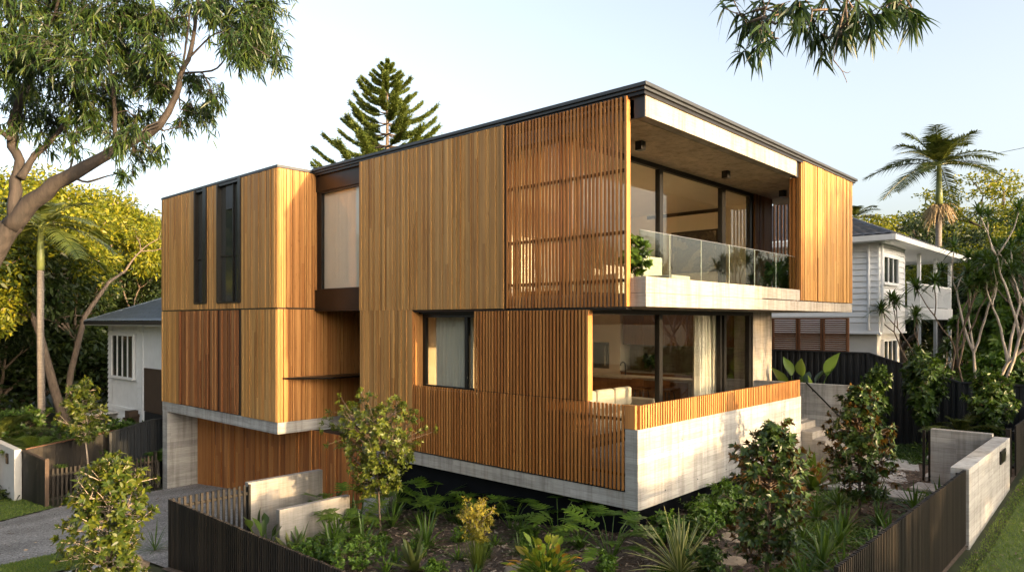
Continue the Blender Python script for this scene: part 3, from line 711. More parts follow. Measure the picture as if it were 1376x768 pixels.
sofa('sofa', 'beige cushioned sofa inside the ground floor doors seen above the terrace rail', 1.5, 4.0, 2.0, 2.95, 1.32, M['fabric'], .92)
sofa('sofa', 'pale cushioned sofa in the upper living room seen through the balcony glass', 4.4, 6.6, 3.4, 4.3, 4.3, M['fabricw'], .9)
a = thing('framed_picture', 'dark painting on the right wall of the upper living room', 'picture', (9.48,4.0,5.9))
b = MB(); b.box(9.465,9.497,3.23,4.79,5.28,6.56); b.build('frame', M['black'], a)
m, nt, bb, _ = nmat('painting')
nn = noise(nt, mapping(nt,(1,1,1)), 2.4, 3)
nt.links.new(ramp(nt, nn, [(.38,(.025,.02,.016)),(.47,(.10,.075,.05)),(.53,(.03,.025,.02)),(.6,(.34,.29,.22))]), bb.inputs['Base Color'])
b = MB(); b.box(9.457,9.464,3.28,4.74,5.33,6.51); b.build('canvas', m, a)
def armchair(x,y,z,label):
    s = thing('armchair', label, 'chair', (x,y,z))
    b = MB(); b.box(x-.38,x+.38,y-.38,y+.38,z+.3,z+.44); b.build('seat', M['fabricw'], s, bevel=.03)
    b = MB(); b.box(x-.38,x+.38,y+.28,y+.38,z+.44,z+.86); b.build('backrest', M['fabricw'], s, bevel=.03)
    for dx in (-.33,.33):
        for dy in (-.33,.33):
            b = MB(); b.tube([(x+dx,y+dy,z),(x+dx,y+dy,z+.3)],.02); b.build('leg', M['joinery'], s)
armchair(2.6,1.0,4.282,'pale armchair on the balcony behind the glass balustrade')
# ------------------------------------------------------------------ ground
def sheet(name, xs, ys, off, mat, keep=None, kind='structure'):
    X, Y = np.meshgrid(xs, ys); Z = g(X, Y) + off
    V = np.stack([X.ravel(), Y.ravel(), Z.ravel()], 1)
    nx, ny = len(xs), len(ys)
    I = (np.arange(ny-1)[:,None]*nx + np.arange(nx-1)[None]).ravel()
    F = np.stack([I, I+1, I+nx+1, I+nx], 1)
    if keep is not None:
        c = V[F].mean(1); F = F[keep(c[:,0], c[:,1])]
    o = np_mesh(name, V, F, mat); return tag(o, kind=kind)
fine = np.arange(-14, 30.01, .2)
gxs = np.concatenate([[-500,-200,-100,-60,-40,-30,-22], np.arange(-18,34.01,.8), [40,60,100,200,500]])
gys = np.concatenate([[-500,-200,-100,-60,-40,-25], np.arange(-18,40.01,.8), [50,70,100,200,500]])
sheet('ground', gxs, gys, -.06, M['ground'])
sheet('garden_bed', np.arange(-5.1,12.61,.2), np.arange(-4.3,7.01,.2), 0., M['mulch'])
sheet('lawn', np.arange(-12,24.1,.3), np.arange(-9.7,-4.35,.3), .004, M['lawn'])
def drive(x,y): 
    far = np.where(x < -4.2, 15.9+(x+6)*.55, 17.0)
    near = np.where(x < -5.0, 10.4-(x+5)*-.15, 6.9)
    return (y < far) & (y > near)
dr = sheet('driveway', np.arange(-13,0.01,.1), np.arange(6.8,17.3,.1), -.012, M['aggregate'], drive)
def verge(x,y):
    far = np.where(x < -4.2, 15.9+(x+6)*.55, 17.0)
    return ((x < -5.2) & (y < 10.3) & (y > 8.6)) | ((y > far+.05) & (x < -4.1))
sheet('lawn_verge', np.arange(-13,-3.9,.15), np.arange(8.0,24.0,.15), .004, M['lawn'], verge)
sheet('footpath', np.arange(-9.2,-5.15,.3), np.arange(-4.2,8.61,.3), .01, M['paver'])
sheet('road', np.arange(-24,-13,1.), np.arange(-60,60,1.), -.04, M['asphalt'])
b = MB()
for i in range(60):
    y = -30+i; b.box(-13.15,-13.0,y,y+.99,gz(-13,y)-.2,gz(-13,y)+.06)
b.build('kerb', M['concg'], None); tag(bpy.data.objects['kerb'], kind='structure')
sheet('street', np.arange(-13,30,1.), np.arange(-17.,-9.7,1.), -.03, M['asphalt'])

# bark chips
n = 26000
X = rng.uniform(-5, 8, n); Y = rng.uniform(-4.2, 6.7, n)
P = np.stack([X, Y, g(X,Y)+rng.uniform(.002,.03,n)], 1)
f = FB(); f.blades(P, rand_dirs(n,-.25,.35), rand_dirs(n,.5,1.), rng.uniform(.03,.13,n), rng.uniform(.010,.036,n), (.8,1,.7))
tag(f.build('mulch_chips', M['chip'], None, (0,0,0), False), 'loose bark chips and dry leaf litter over the garden bed', 'mulch', kind='stuff')
# lawn blades
def lawnblades(name, label, n, fx, L=(.03,.07)):
    P = fx(n); m = len(P)
    f = FB(); f.blades(P, unit(rand_dirs(m,.2,1.)+np.array([0,0,.6])), rand_dirs(m,-.3,.3), rng.uniform(*L,m), rng.uniform(.006,.011,m), (1,.8,.1), droop=.25)
    tag(f.build(name, M['grass'], None, (0,0,0), False), label, 'grass', kind='stuff')
def fr(n):
    d = rng.uniform(0,1,n); x = rng.uniform(-1.5,13,n); y = -4.42-rng.uniform(0,3.6,n)
    return np.stack([x,y,g(x,y)],1)
lawnblades('lawn_grass', 'short green lawn beside the front wall at the lower right', 70000, fr)
def fl(n):
    x = rng.uniform(-7.5,-4.2,n); y = rng.uniform(15.,23,n); far = 15.9+(x+6)*.55
    k = y > far+.05; x=x[k]; y=y[k]; return np.stack([x,y,g(x,y)],1)
lawnblades('lawn_grass', 'strip of mown grass left of the driveway below the grey wall', 26000, fl, (.04,.09))
def fv(n):
    x = rng.uniform(-8.5,-5.3,n); y = rng.uniform(8.7,10.3,n); return np.stack([x,y,g(x,y)],1)
lawnblades('lawn_grass', 'patch of verge grass at the lower left edge of the driveway', 12000, fv)

# ------------------------------------------------------------------ garden walls, steps, paving, fences
def wall(name, label, cat, boxes, mat, bevel=.008):
    b = MB(); x = [v for q in boxes for v in q[0:2]]; y = [v for q in boxes for v in q[2:4]]
    for q in boxes: b.box(*q)
    o = b.build(name, mat, None, ((min(x)+max(x))/2, (min(y)+max(y))/2, min(q[4] for q in boxes)), bevel=bevel)
    return tag(o, label, cat)
wall('garden_wall', 'tall pale concrete blade wall between the slat fence and the garage', 'wall', [(-3.42,-1.72,6.9,7.05,-1.6,.57)], M['concg'])
wall('garden_wall', 'lower pale concrete blade wall stepped in front of the taller one', 'wall', [(-3.5,-1.95,5.55,5.68,-1.0,.285)], M['concg'])
wall('stair_wall', 'board-marked concrete wall with the black handrail behind the steps', 'wall', [(8.5,8.66,-.76,3.0,-.2,2.18)], M['conc'])
wall('entry_wall', 'grey board-marked concrete return wall facing the pavers at the entry', 'wall', [(6.69,6.86,-4.04,-2.95,-.1,1.53)], M['conc'])
wall('letterbox_wall', 'pale concrete front wall carrying the black letterbox beside the lawn', 'wall', [(2.80,6.86,-4.31,-4.05,-.1,1.47)], M['conc'])
lb = thing('letterbox', 'small black letterbox slot set in the front concrete wall', 'letterbox', (5.9,-4.32,1.2))
b = MB(); b.box(5.62,6.2,-4.335,-4.312,1.12,1.36); b.build('frame', M['black'], lb)
b = MB(); b.box(5.68,6.14,-4.345,-4.336,1.16,1.32); b.build('flap', M['bronze'], lb)
st = thing('concrete_steps', 'pale concrete steps climbing to the terrace behind the parapet', 'steps', (7.95,-.6,.1))
for i in range(7):
    z = 1.25 - i*.165; y = .35 - i*.31
    b = MB(); b.box(7.40, 8.49 if y > -.9 else 8.9, y-.31, y+(1.3 if i==0 else 0), max(z-.7,-.15), z); b.build('tread', M['concl'], st, bevel=.01)
hr = thing('handrail', 'thin black handrail sloping down the stair wall', 'handrail', (8.42,0,1.2))
b = MB(); b.tube([(8.42,.25,2.2),(8.42,-.55,1.42),(8.42,-.64,1.37),(8.48,-.66,1.37)], .02); b.build('rail', M['black'], hr, smooth=True)
for y,z in ((.1,2.03),(-.5,1.45)):
    b = MB(); b.tube([(8.42,y,z),(8.46,y,z-.05),(8.5,y,z-.05)], .01); b.build('bracket', M['black'], hr)
def pave(lst, name, labels, mat, h=.06, rough=0):
    for (x,y,w,d,a), lab in zip(lst, labels):
        b = MB()
        if rough:
            k = 11; pts = [( math.cos(t*2*math.pi/k)*w*.5*rnd.uniform(.82,1.12), math.sin(t*2*math.pi/k)*d*.5*rnd.uniform(.82,1.12)) for t in range(k)]
        else: pts = [(-w/2,-d/2),(w/2,-d/2),(w/2,d/2),(-w/2,d/2)]
        b.prism(pts, -.08, h)
        o = b.build(name, mat, None, (0,0,0), bevel=.012); o.location = (x,y,gz(x,y)); o.rotation_euler = (0,0,a)
        tag(o, lab, 'paving', 'stepping stones' if rough else 'entry pavers')
pave([(6.0,-1.85,1.1,1.5,0),(7.3,-1.9,1.3,1.5,0),(8.7,-1.9,1.3,1.5,0),(6.2,-3.2,.7,.9,0),(7.75,-2.95,1.5,.45,0),(5.4,-2.9,.7,1.0,0.0),(9.8,-2.5,.7,.5,.1)], 'entry_paver',
     ['large grey paver behind the right magnolia nearest the house','large grey paver in the middle of the row below the steps','large grey paver at the foot of the concrete steps','pale paver nearest the grey return wall',
      'narrow paver bordered by grass strips in front of the return wall','pale paver closest to the dark slat fence','small loose paver at the far end of the path'], M['paver'], .05)
pave([(1.15,-1.2,.62,.5,.3),(3.55,-1.35,.5,.42,.1),(4.35,-1.3,.52,.42,.5),(5.05,-1.25,.5,.45,.2),(2.45,-1.6,.5,.4,.7),(.35,-.95,.45,.3,.2),(-.1,-1.75,.5,.4,.1)], 'stepping_stone',
     ['sandstone stepping stone between the variegated clump and the left magnolia','grey stepping stone behind the left magnolia, nearest the camera of its row','middle stepping stone of the row leading to the pavers','stepping stone closest to the pavers',
      'stepping stone half hidden under the left magnolia','flat stone beside the variegated clump','flat stone under the left magnolia trunk'], M['rock'], .035, 1)

def slatfence(name, label, p, q, z0, z1, sp=.066, w=.042, d=.035, posts=True, zb=None, group=None, seg=None):
    """upright slats from p to q"""
    t = thing(name, label, 'fence', ((p[0]+q[0])/2,(p[1]+q[1])/2,min(z0(*p),z0(*q))), 0, group)
    L = math.hypot(q[0]-p[0], q[1]-p[1]); n = int(L/sp); ux,uy = (q[0]-p[0])/L,(q[1]-p[1])/L
    b = MB()
    for i in range(n+1):
        s = i*sp; x = p[0]+ux*s; y = p[1]+uy*s
        b.bar((x,y,z0(x,y)+.03),(x,y,z1+rnd.uniform(-.004,.004)), w if abs(uy)<.5 else d, d if abs(uy)<.5 else w, (0,1,0))
    b.build('slats', M['fence'], t)
    ox,oy = -uy, ux     # rails behind
    s = -1 if name=='boundary_fence' else 1
    for zz in (.18, .86):
        b = MB(); h = lambda x,y: z0(x,y)+(z1-z0(x,y))*zz
        a = (p[0]+ox*.045*s, p[1]+oy*.045*s); c = (q[0]+ox*.045*s, q[1]+oy*.045*s)
        b.bar((*a,h(*a)),(*c,h(*c)),.04,.05); b.build('rail', M['fence'], t)
    k = max(1,int(L/2.2))
    for i in range(k+1):
        x = p[0]+ux*L*i/k+ox*.09*s; y = p[1]+uy*L*i/k+oy*.09*s
        b = MB(); b.box(x-.025,x+.025,y-.025,y+.025,z0(x,y)-.2,z1-.06); b.build('post', M['fence'], t)
    return t
slatfence('slat_fence', 'near dark slat fence along the left side of the garden bed', (-5.,6.76), (-5.,-1.2), gz, .565, .066, .034, .045)
slatfence('slat_fence', 'short see-through dark slat fence returning to the tall blade wall', (-4.93,6.78), (-3.45,6.78), gz, .565, .105, .045, .03)
slatfence('slat_fence', 'near dark slat fence along the lawn at the lower right', (-3.2,-4.25), (2.76,-4.25), gz, 1.455, .062, .03, .045)
gp = thing('side_gate', 'dark slatted gate and post at the right end of the front wall', 'gate', (7.3,-4.2,.4))
b = MB(); b.box(7.02,7.1,-4.3,-4.22,.2,1.62); b.build('post', M['fence'], gp)
b = MB()
for i in range(13): b.box(7.0, 7.03, -4.1+i*.11, -4.05+i*.11, .35, 1.45)
b.build('slats', M['fence'], gp)
slatfence('slat_fence', 'dark slat fence beyond the letterbox wall at the right edge', (7.7,-4.3), (14.5,-4.3), gz, 1.62, .066, .05, .03)

# dark sheet fence along the right boundary, stepped down towards the street
def sheetfence(name, label, pts, rib=.19):
    t = thing(name, label, 'fence', (pts[0][0],pts[0][1],gz(pts[0][0],pts[0][1])))
    b = MB()
    for (x0,y0,z0),(x1,y1,z1) in zip(pts[:-1],pts[1:]):
        L = math.hypot(x1-x0,y1-y0); n = max(1,int(L/rib)); ux,uy=(x1-x0)/L,(y1-y0)/L; nx_,ny_ = (-uy,ux)
        for i in range(n):
            s0=i*L/n; s1=(i+1)*L/n; prof=((0,0),(.42,0),(.52,.035),(.9,.035),(1,0))
            for (a,o0),(c,o1) in zip(prof[:-1],prof[1:]):
                sa=s0+(s1-s0)*a; sc=s0+(s1-s0)*c
                pa=(x0+ux*sa+nx_*o0, y0+uy*sa+ny_*o0); pc=(x0+ux*sc+nx_*o1, y0+uy*sc+ny_*o1)
                za=z0+(z1-z0)*sa/L; zc=z0+(z1-z0)*sc/L
                b.quad((*pa,gz(*pa)-.1),(*pc,gz(*pc)-.1),(*pc,zc),(*pa,za))
    b.build('sheeting', M['cbond'], t)
    b = MB()
    for (x0,y0,z0),(x1,y1,z1) in zip(pts[:-1],pts[1:]): b.bar((x0,y0,z0+.02),(x1,y1,z1+.02),.07,.05)
    b.build('capping', M['cbond'], t)
    for (x0,y0,z0) in pts:
        b = MB(); b.box(x0-.04,x0+.04,y0-.04,y0+.04,gz(x0,y0)-.2,z0+.03); b.build('post', M['cbond'], t)
    return t
sheetfence('boundary_fence', 'tall dark ribbed metal fence along the right boundary behind the garden', [(12.5,9.,2.86),(12.5,-.1,2.82),(12.5,-2.44,2.08),(12.52,-7.5,2.1)])
lv = thing('louvre_screen', 'brown timber louvre screen with three panels above the dark metal fence', 'screen', (13.2,1.9,2.75))
for y0,y1 in ((.7,1.46),(1.48,2.24),(2.26,3.1),(3.12,4.2)):
    b = MB(); 
    for i in range(15): b.bar((13.2,y0+.05,2.86+i*.067),(13.2,y1-.05,2.86+i*.067),.012,.05,(.5,0,.8))
    pn = b.build('louvre_panel', M['louvre'], lv)
    b = MB(); b.box(13.17,13.23,y0,y0+.06,2.76,3.9); b.box(13.17,13.23,y1-.06,y1,2.76,3.9); b.box(13.17,13.23,y0+.06,y1-.06,2.76,2.83); b.box(13.17,13.23,y0+.06,y1-.06,3.84,3.9)
    b.build('frame', M['louvre'], pn)
for y in (.72,2.25,4.15):
    b = MB(); b.box(13.24,13.3,y-.03,y+.03,.2,3.9); b.build('post', M['louvre'], lv)

# left boundary
wall('front_wall', 'pale grey rendered front wall at the left edge with a dark intercom', 'wall', [(-4.5,-4.3,19.82,24.5,-2.2,-.22)], M['greyw'])
it = thing('intercom', 'small dark intercom plate on the pale grey wall at the left edge', 'intercom', (-4.52,20.6,-.6))
b = MB(); b.box(-4.54,-4.505,20.5,20.72,-.74,-.42); b.build('plate', M['bronze'], it)
b = MB(); b.box(-4.56,-4.541,20.55,20.67,-.55,-.46); b.build('screen', M['dglass'], it)
t = thing('paling_fence', 'dark stained paling fence between the grey wall and the driveway gate', 'fence', (-4.25,18.6,-1.7))
b = MB()
y = 17.42
while y < 19.8: b.box(-4.28,-4.25,y,y+.115,-1.95,-.27); y += .118
b.build('palings', M['fence'], t)
b = MB(); b.box(-4.31,-4.22,17.4,19.8,-.27,-.235); b.build('capping', M['brown'], t)
b = MB(); b.box(-4.3,-4.2,17.32,17.42,-1.95,-.2); b.build('post', M['brown'], t)
t = thing('paling_fence', 'dark stained paling fence running back from the grey wall into the trees', 'fence', (-2,19.8,-1.7))
b = MB(); x = -4.2
while x < -.2: b.box(x,x+.115,19.84,19.87,-2.1,-.25+(x+4.2)*.11); x += .118
b.build('palings', M['fence'], t)
b = MB(); b.bar((-4.2,19.85,-.23),(-.2,19.85,.22),.08,.035); b.build('capping', M['louvre'], t)
gt = thing('picket_gate', 'dark picket driveway gate beside the concrete garage pier', 'gate', (-2.6,17.35,-1.6))
b = MB(); x = -4.12
while x < -1.2: b.box(x,x+.055,17.34,17.37,-1.58,-.52); x += .115
b.build('pickets', M['fence'], gt)
for z in (-1.4,-.72):
    b = MB(); b.box(-4.15,-1.18,17.375,17.41,z-.03,z+.03); b.build('rail', M['fence'], gt)
for x in (-1.2,):
    b = MB(); b.box(x-.04,x+.05,17.42,17.5,-1.9,-.42); b.build('post', M['fence'], gt)
wall('brick_edging', 'low brick planter wall seen through the driveway gate', 'wall', [(-3.2,-.9,18.35,18.55,-2.0,-1.05)], M['brick'])
sheetfence('boundary_fence', 'tall dark metal fence between the garage pier and the left house', [(-1.9,19.4,.05),(-.9,18.6,.45),(.9,18.3,.5)])

# ------------------------------------------------------------------ neighbouring houses
def boards_h(b, axis, c, a0, a1, z0, z1, side, step=.2, lap=.045):
    """horizontal weatherboards as tilted strips"""
    z = z0
    while z < z1-.01:
        h = min(step, z1-z)
        if axis == 'x':
            b.quad((c+side*lap,a0,z),(c+side*lap,a1,z),(c,a1,z+h),(c,a0,z+h)); b.quad((c,a0,z),(c,a1,z),(c+side*lap,a1,z),(c+side*lap,a0,z))
        else:
            b.quad((a0,c+side*lap,z),(a1,c+side*lap,z),(a1,c,z+h),(a0,c,z+h)); b.quad((a0,c,z),(a1,c,z),(a1,c+side*lap,z),(a0,c+side*lap,z))
        z += h
    return b
def roofplane(name, mat, parent, e0, e1, r0, r1, courses, waves, amp=.035, step=.04):
    """tiled slope from the eave e0-e1 up to r0-r1"""
    e0,e1,r0,r1 = map(np.array,(e0,e1,r0,r1)); e0=e0.astype(float)
    nrm = np.cross(e1-e0, r0-e0); nrm = nrm/np.linalg.norm(nrm); nrm = nrm if nrm[2]>0 else -nrm
    nu = waves*6; V=[]; F=[]
    width = np.linalg.norm(e1-e0)
    for c in range(courses):
        for k,(t,s) in enumerate(((c/courses, step),((c+1)/courses, 0.))):
            a = e0+(r0-e0)*t; d = e1+(r1-e1)*t
            ua = np.dot(a-e0,(e1-e0)/width); L = np.linalg.norm(d-a)
            for i in range(nu+1):
                p = a+(d-a)*i/nu; u = ua+L*i/nu
                V.append(p + nrm*(s+amp*abs(math.sin(math.pi*waves*u/width))))
        o = c*2*(nu+1)
        for i in range(nu): F.append((o+i,o+i+1,o+nu+2+i,o+nu+1+i))
        if c:
            o2 = o-(nu+1)
            for i in range(nu): F.append((o2+i,o2+i+1,o+i+1,o+i))
    ob = np_mesh(name, np.array(V)-np.array(parent_origin(parent)), np.array(F), mat); ob.parent = parent; return ob
def winset(parent, axis, c, a0, a1, z0, z1, side, n=3, mat='white'):
    """casement window standing proud of the wall"""
    b = MB(); w = .07
    def bx(p,q,r,s,d0,d1):
        lo,hi = sorted((c+side*d0,c+side*d1))
        if axis=='x': b.box(lo,hi,p,q,r,s)
        else: b.box(p,q,lo,hi,r,s)
    bx(a0-w,a0,z0-w,z1+w,0,.10); bx(a1,a1+w,z0-w,z1+w,0,.10); bx(a0,a1,z1,z1+w,0,.10); bx(a0-w-.04,a1+w+.04,z0-w-.02,z0-.001,0.002,.13)
    for i in range(1,n): a=a0+(a1-a0)*i/n; bx(a-.03,a+.03,z0,z1,.0,.085)
    fr = b.build('window', M[mat], parent)
    b = MB(); lo,hi = sorted((c+side*.05,c+side*.06))
    if axis=='x': b.box(lo,hi,a0,a1,z0,z1)
    else: b.box(a0,a1,lo,hi,z0,z1)
    b.build('pane', M['dglass'], fr); return fr

NR = thing('neighbour_house', 'white weatherboard two storey house with dark tiled roof at the right', 'house', (19,4,0))
X0,Y0 = 15.5,.45
b = MB(); boards_h(b,'x',X0,Y0,9.,3.75,6.45,-1); boards_h(b,'y',Y0,X0,18.7,3.75,6.45,-1)
b.box(X0-.03,X0+.06,Y0-.03,Y0+.06,3.75,6.45); b.box(18.64,18.74,Y0-.03,Y0+.06,3.75,6.45)
b.build('weatherboards', M['white'], NR)
b = MB(); b.box(X0+.005,18.7,Y0+.005,9.,3.4,6.5); b.box(18.7,24,3.2,9,0,6.5); b.box(X0+.3,18.6,Y0+.12,9.,-.5,3.4); b.build('wall', M['whitel'], NR)
b = MB(); b.box(X0-.04,18.75,Y0-.04,9.,3.38,3.72); b.box(X0-.08,18.8,Y0-.08,9.,3.36,3.42); b.build('floor_band', M['white'], NR)
winset(NR,'y',Y0,15.85,17.6,5.12,5.98,-1,3); winset(NR,'y',Y0+.12,16.3,17.9,1.95,3.1,-1,3)
b = MB(); b.box(18.8,26.3,.32,3.2,3.86,4.32); b.build('verandah_floor', M['white'], NR)
for x in (20.7,23.4,26.1):
    b = MB(); b.box(x-.06,x+.06,.34,.46,4.32,6.4); b.box(x-.06,x+.06,.34,.46,0,3.86); b.build('post', M['white'], NR)
b = MB(); b.box(18.9,26.1,2.9,3.19,.2,3.8); b.build('sliding_door', M['dglass'], NR)
b = MB(); b.box(18.8,26.2,.35,.39,5.2,5.26)
x = 18.9
while x < 26: b.box(x,x+.025,.355,.385,4.35,5.2); x += .13
b.build('balustrade', M['white'], NR)
ez=6.55; ov=.62
b = MB(); b.box(X0-ov,27.0,Y0-ov,10,ez-.12,ez-.08); b.build('eave_lining', M['white'], NR)
b = MB(); b.box(X0-ov-.06,27.1,Y0-ov-.08,Y0-ov,ez-.12,ez+.06); b.box(X0-ov-.08,X0-ov,Y0-ov,10,ez-.12,ez+.06); b.build('gutter', M['whitel'], NR)
b = MB(); b.tube([(X0-.07,Y0+.28,6.42),(X0-.07,Y0+.28,3.5)],.04); b.tube([(15.62,Y0-.09,6.42),(15.62,Y0-.09,3.5),(15.62,Y0-.02,3.3)],.045); b.tube([(15.62,Y0-.09,6.42),(15.5,Y0-.4,6.47),(15.42,Y0-.55,6.5)],.045); b.build('downpipe', M['white'], NR)
e = [(X0-ov,Y0-ov,ez+.05),(27.1,Y0-ov,ez+.05),(27.1,10,ez+.05),(X0-ov,10,ez+.05)]
rz_=ez+2.3; r0=(19.6,4.7,rz_); r1=(24.,4.7,rz_)
roofplane('roof', M['tile'], NR, e[0], e[1], r0, r1, 13, 46)
roofplane('roof', M['tile'], NR, e[3], e[0], r0, r0, 13, 34)
roofplane('roof', M['tile'], NR, e[1], e[2], r1, r1, 13, 34)
b = MB(); b.tube([e[0],r0,r1],.09,6); b.tube([r0,e[3]],.09,6); b.build('ridge_capping', M['tile'], NR)

NL = thing('neighbour_house', 'white weatherboard house with blue grey tiled roof behind the trees at the left', 'house', (4,22,-2))
x0,x1,y0,y1 = .3,8.,18.9,26.4
b = MB(); boards_h(b,'x',x0,25.9,y1,-2,3.7,-1,.2); boards_h(b,'x',x0,22.6,23.1,.4,3.7,-1,.2); boards_h(b,'x',x0,23.1,25.9,-2,.0,-1,.2); boards_h(b,'y',y1,x0,x1,-2,3.7,1,.16); b.build('weatherboards', M['white'], NL)
b = MB(); b.box(x0+.005,x1,y0,y1-.005,-2.2,3.72); b.build('wall', M['white'], NL)
b = MB(); b.box(x0-.05,x0+.02,22.7,26.42,.18,.3); b.box(x0-.04,x0+.02,22.55,22.68,-2,3.7); b.build('trim', M['white'], NL)
winset(NL,'x',x0-.02,23.4,25.7,1.55,3.2,-1,4); winset(NL,'x',x0-.02,24.0,24.6,-1.2,-.2,-1,1)
b = MB(); b.box(x0-.5,x0,23.0,23.3,-.9,.05); b.box(x0-.4,x0,22.95,23.35,.05,.3); b.build('meter_box', M['brown'], NL)
b = MB(); b.box(x0-.08,x0-.02,19.5,22.3,.35,2.0); b.build('screen_panel', M['brown'], NL)
b = MB(); b.box(x0-.06,x0-.01,19.5,22.3,-2.,.33); b.build('screen_panel', M['cbond'], NL)
ez=3.78; ov=.7
e=[(x0-ov,y0-ov,ez),(x1+ov,y0-ov,ez),(x1+ov,y1+ov,ez),(x0-ov,y1+ov,ez)]
r0=(4.1,22.6-.4,ez+1.9); r1=(4.2,22.6+.4,ez+1.9)
roofplane('roof', M['tileg'], NL, e[3], e[0], r1, r0, 12, 30, .02, .035)
roofplane('roof', M['tileg'], NL, e[2], e[3], r1, r1, 12, 30, .02, .035)
roofplane('roof', M['tileg'], NL, e[0], e[1], r0, r0, 12, 30, .02, .035)
b = MB(); b.box(x0-ov-.05,x0-ov+.04,y0-ov,y1+ov,ez-.12,ez+.02); b.build('gutter', M['bluish'], NL)
b = MB(); b.box(x0-ov,x0,y0-ov,y1+ov,ez-.16,ez-.12); b.build('eave_lining', M['white'], NL)
b = MB(); b.tube([e[3],r1],.07,6); b.build('ridge_capping', M['tileg'], NL)
# awning on the lower floor
b = MB(); b.box(x0-1.1,x0,25.2,26.6,.0,.06); b.build('awning', M['greyw'], NL)
# red-brown roof seen through the side screen
cw = thing('overhead_cable', 'thin dark overhead cable crossing the sky at the right edge', 'cable', (40,-2,12))
b = MB(); b.tube([(41.5,1.5,13.95),(40,-4,14.1),(37,-14,14.5)], .014, 5); b.build('wire', M['black'], cw)
# ------------------------------------------------------------------ vegetation
def np3(v): return np.asarray(v, float)
def jit(d, s): 
    v = np3(d) + rng.normal(0, s, 3); return v/np.linalg.norm(v)
def grow(mb, p, d, L, r, lv, tips, spread=.6, kids=(2,3), up=.12, ratio=.72, seg=4, n=6, wig=.12, side=.0):
    p = np3(p); d = np3(d); pts=[p]; rr=[r]; end = r*.62
    for i in range(seg):
        d = jit(d + np.array([0,0,up*.4]), wig); p = p + d*L/seg; pts.append(p); rr.append(r+(end-r)*(i+1)/seg)
        if side and lv <= 1 and i >= 1 and rnd.random() < side: tips.append((p, jit(d, .6)))
    mb.tube(pts, rr, n, cap=(lv==0))
    if lv == 0: tips.append((p, d)); return
    k = rnd.randint(*kids); a0 = rnd.uniform(0, 6.28)
    t = np3(d); s = np.cross(t, [0,0,1.]); s = s/np.linalg.norm(s) if np.linalg.norm(s)>1e-3 else np.array([1.,0,0]); u = np.cross(s,t)
    for i in range(k):
        a = a0+i*6.283/k+rnd.uniform(-.4,.4); sp = spread*rnd.uniform(.6,1.25)
        nd = t*math.cos(sp)+(s*math.cos(a)+u*math.sin(a))*math.sin(sp)+np.array([0,0,up])
        grow(mb, p, nd/np.linalg.norm(nd), L*ratio*rnd.uniform(.8,1.15), end, lv-1, tips, spread, kids, up, ratio, seg, max(4,n-1), wig, side)

def clump_leaves(fb, tips, m, cr, L, W, flat=.7, droop=.25, out=.5, prof=(.15,1.,.75,.08), down=0.):
    P = np.array([t[0] for t in tips]); D = np.array([t[1] for t in tips]); k = len(P)
    C = np.repeat(P, m, 0); DD = np.repeat(D, m, 0); n = len(C)
    off = rand_dirs(n)*rng.uniform(.15,1.,(n,1))**.5*cr; off[:,2] *= flat
    size = np.repeat(rng.uniform(.7,1.25,k), m)[:,None]
    B = C + off*size
    dr = unit(rand_dirs(n) + unit(off)*out + DD*.4 + np.array([0,0,-down]))
    fb.blades(B, dr, unit(rand_dirs(n)+np.array([0,0,.8])), rng.uniform(.7,1.2,n)*L, rng.uniform(.75,1.2,n)*W, prof, droop)

def whorls(fb, tips, m, L, W, prof=(.25,.9,1.,.7,.06), fold=.12, up=.45, droop=.15):
    """leaf rosettes at the shoot tips"""
    for p, d in tips:
        k = rnd.randint(m[0], m[1]); a = rng.uniform(0, 6.28)+np.arange(k)*2.4
        d = np3(d); s = np.cross(d,[.3,.2,1.]); s = s/np.linalg.norm(s); u = np.cross(s,d)
        el = rng.uniform(up-.35, up+.4, k)[:,None]
        r = s*np.cos(a)[:,None]+u*np.sin(a)[:,None]
        D = unit(r*np.cos(el)+d*np.sin(el)); Nn = unit(d*np.cos(el)-r*np.sin(el)+rng.normal(0,.15,(k,3)))
        B = np3(p) - d*rng.uniform(0,.09,k)[:,None]
        fb.blades(B, D, Nn, rng.uniform(.7,1.15,k)*L, rng.uniform(.8,1.15,k)*W, prof, droop, fold)

def leafy(name, label, cat, loc, group, h, trunk, tr, levels, L0, mats, leaf, spread=.55, kids=(2,3), up=.12, cl=(60,.6,.2,.07), lean=(0,0), flat=.7, wig=.12, ratio=.72, droop=.25, down=0.):
    t = thing(name, label, cat, loc, 0, group)
    mb = MB(); tips = []
    p = np.array([0,0,-.3]); q = np.array([lean[0],lean[1],trunk])
    pts = [p, p+(q-p)*.35+rng.normal(0,.06,3), p+(q-p)*.7+rng.normal(0,.08,3), q]
    mb.tube(pts, [tr*1.25,tr,tr*.9,tr*.8], 8)
    for i in range(rnd.randint(3,4)):
        a = i*2*math.pi/3.4+rnd.uniform(-.4,.4); e = rnd.uniform(.5,1.1)
        grow(mb, q-np.array([0,0,rnd.uniform(0,.2)*trunk]), [math.cos(a)*math.cos(e),math.sin(a)*math.cos(e),math.sin(e)], L0, tr*.6, levels, tips, spread, kids, up, ratio, 4, 6, wig, .3)
    V = np.array(mb.v)+np.array(loc); mb.v = [tuple(v) for v in V]
    mb.build('trunk', mats[1], t, smooth=True)
    fb = FB(); tips = [(np3(a)+np.array(loc), b) for a,b in tips]
    clump_leaves(fb, tips, *cl, flat=flat, droop=droop, down=down)
    fb.build('crown', mats[0], t)
    zs = max(a[2] for a,_ in tips)-loc[2]
    t['_h'] = zs
    return t

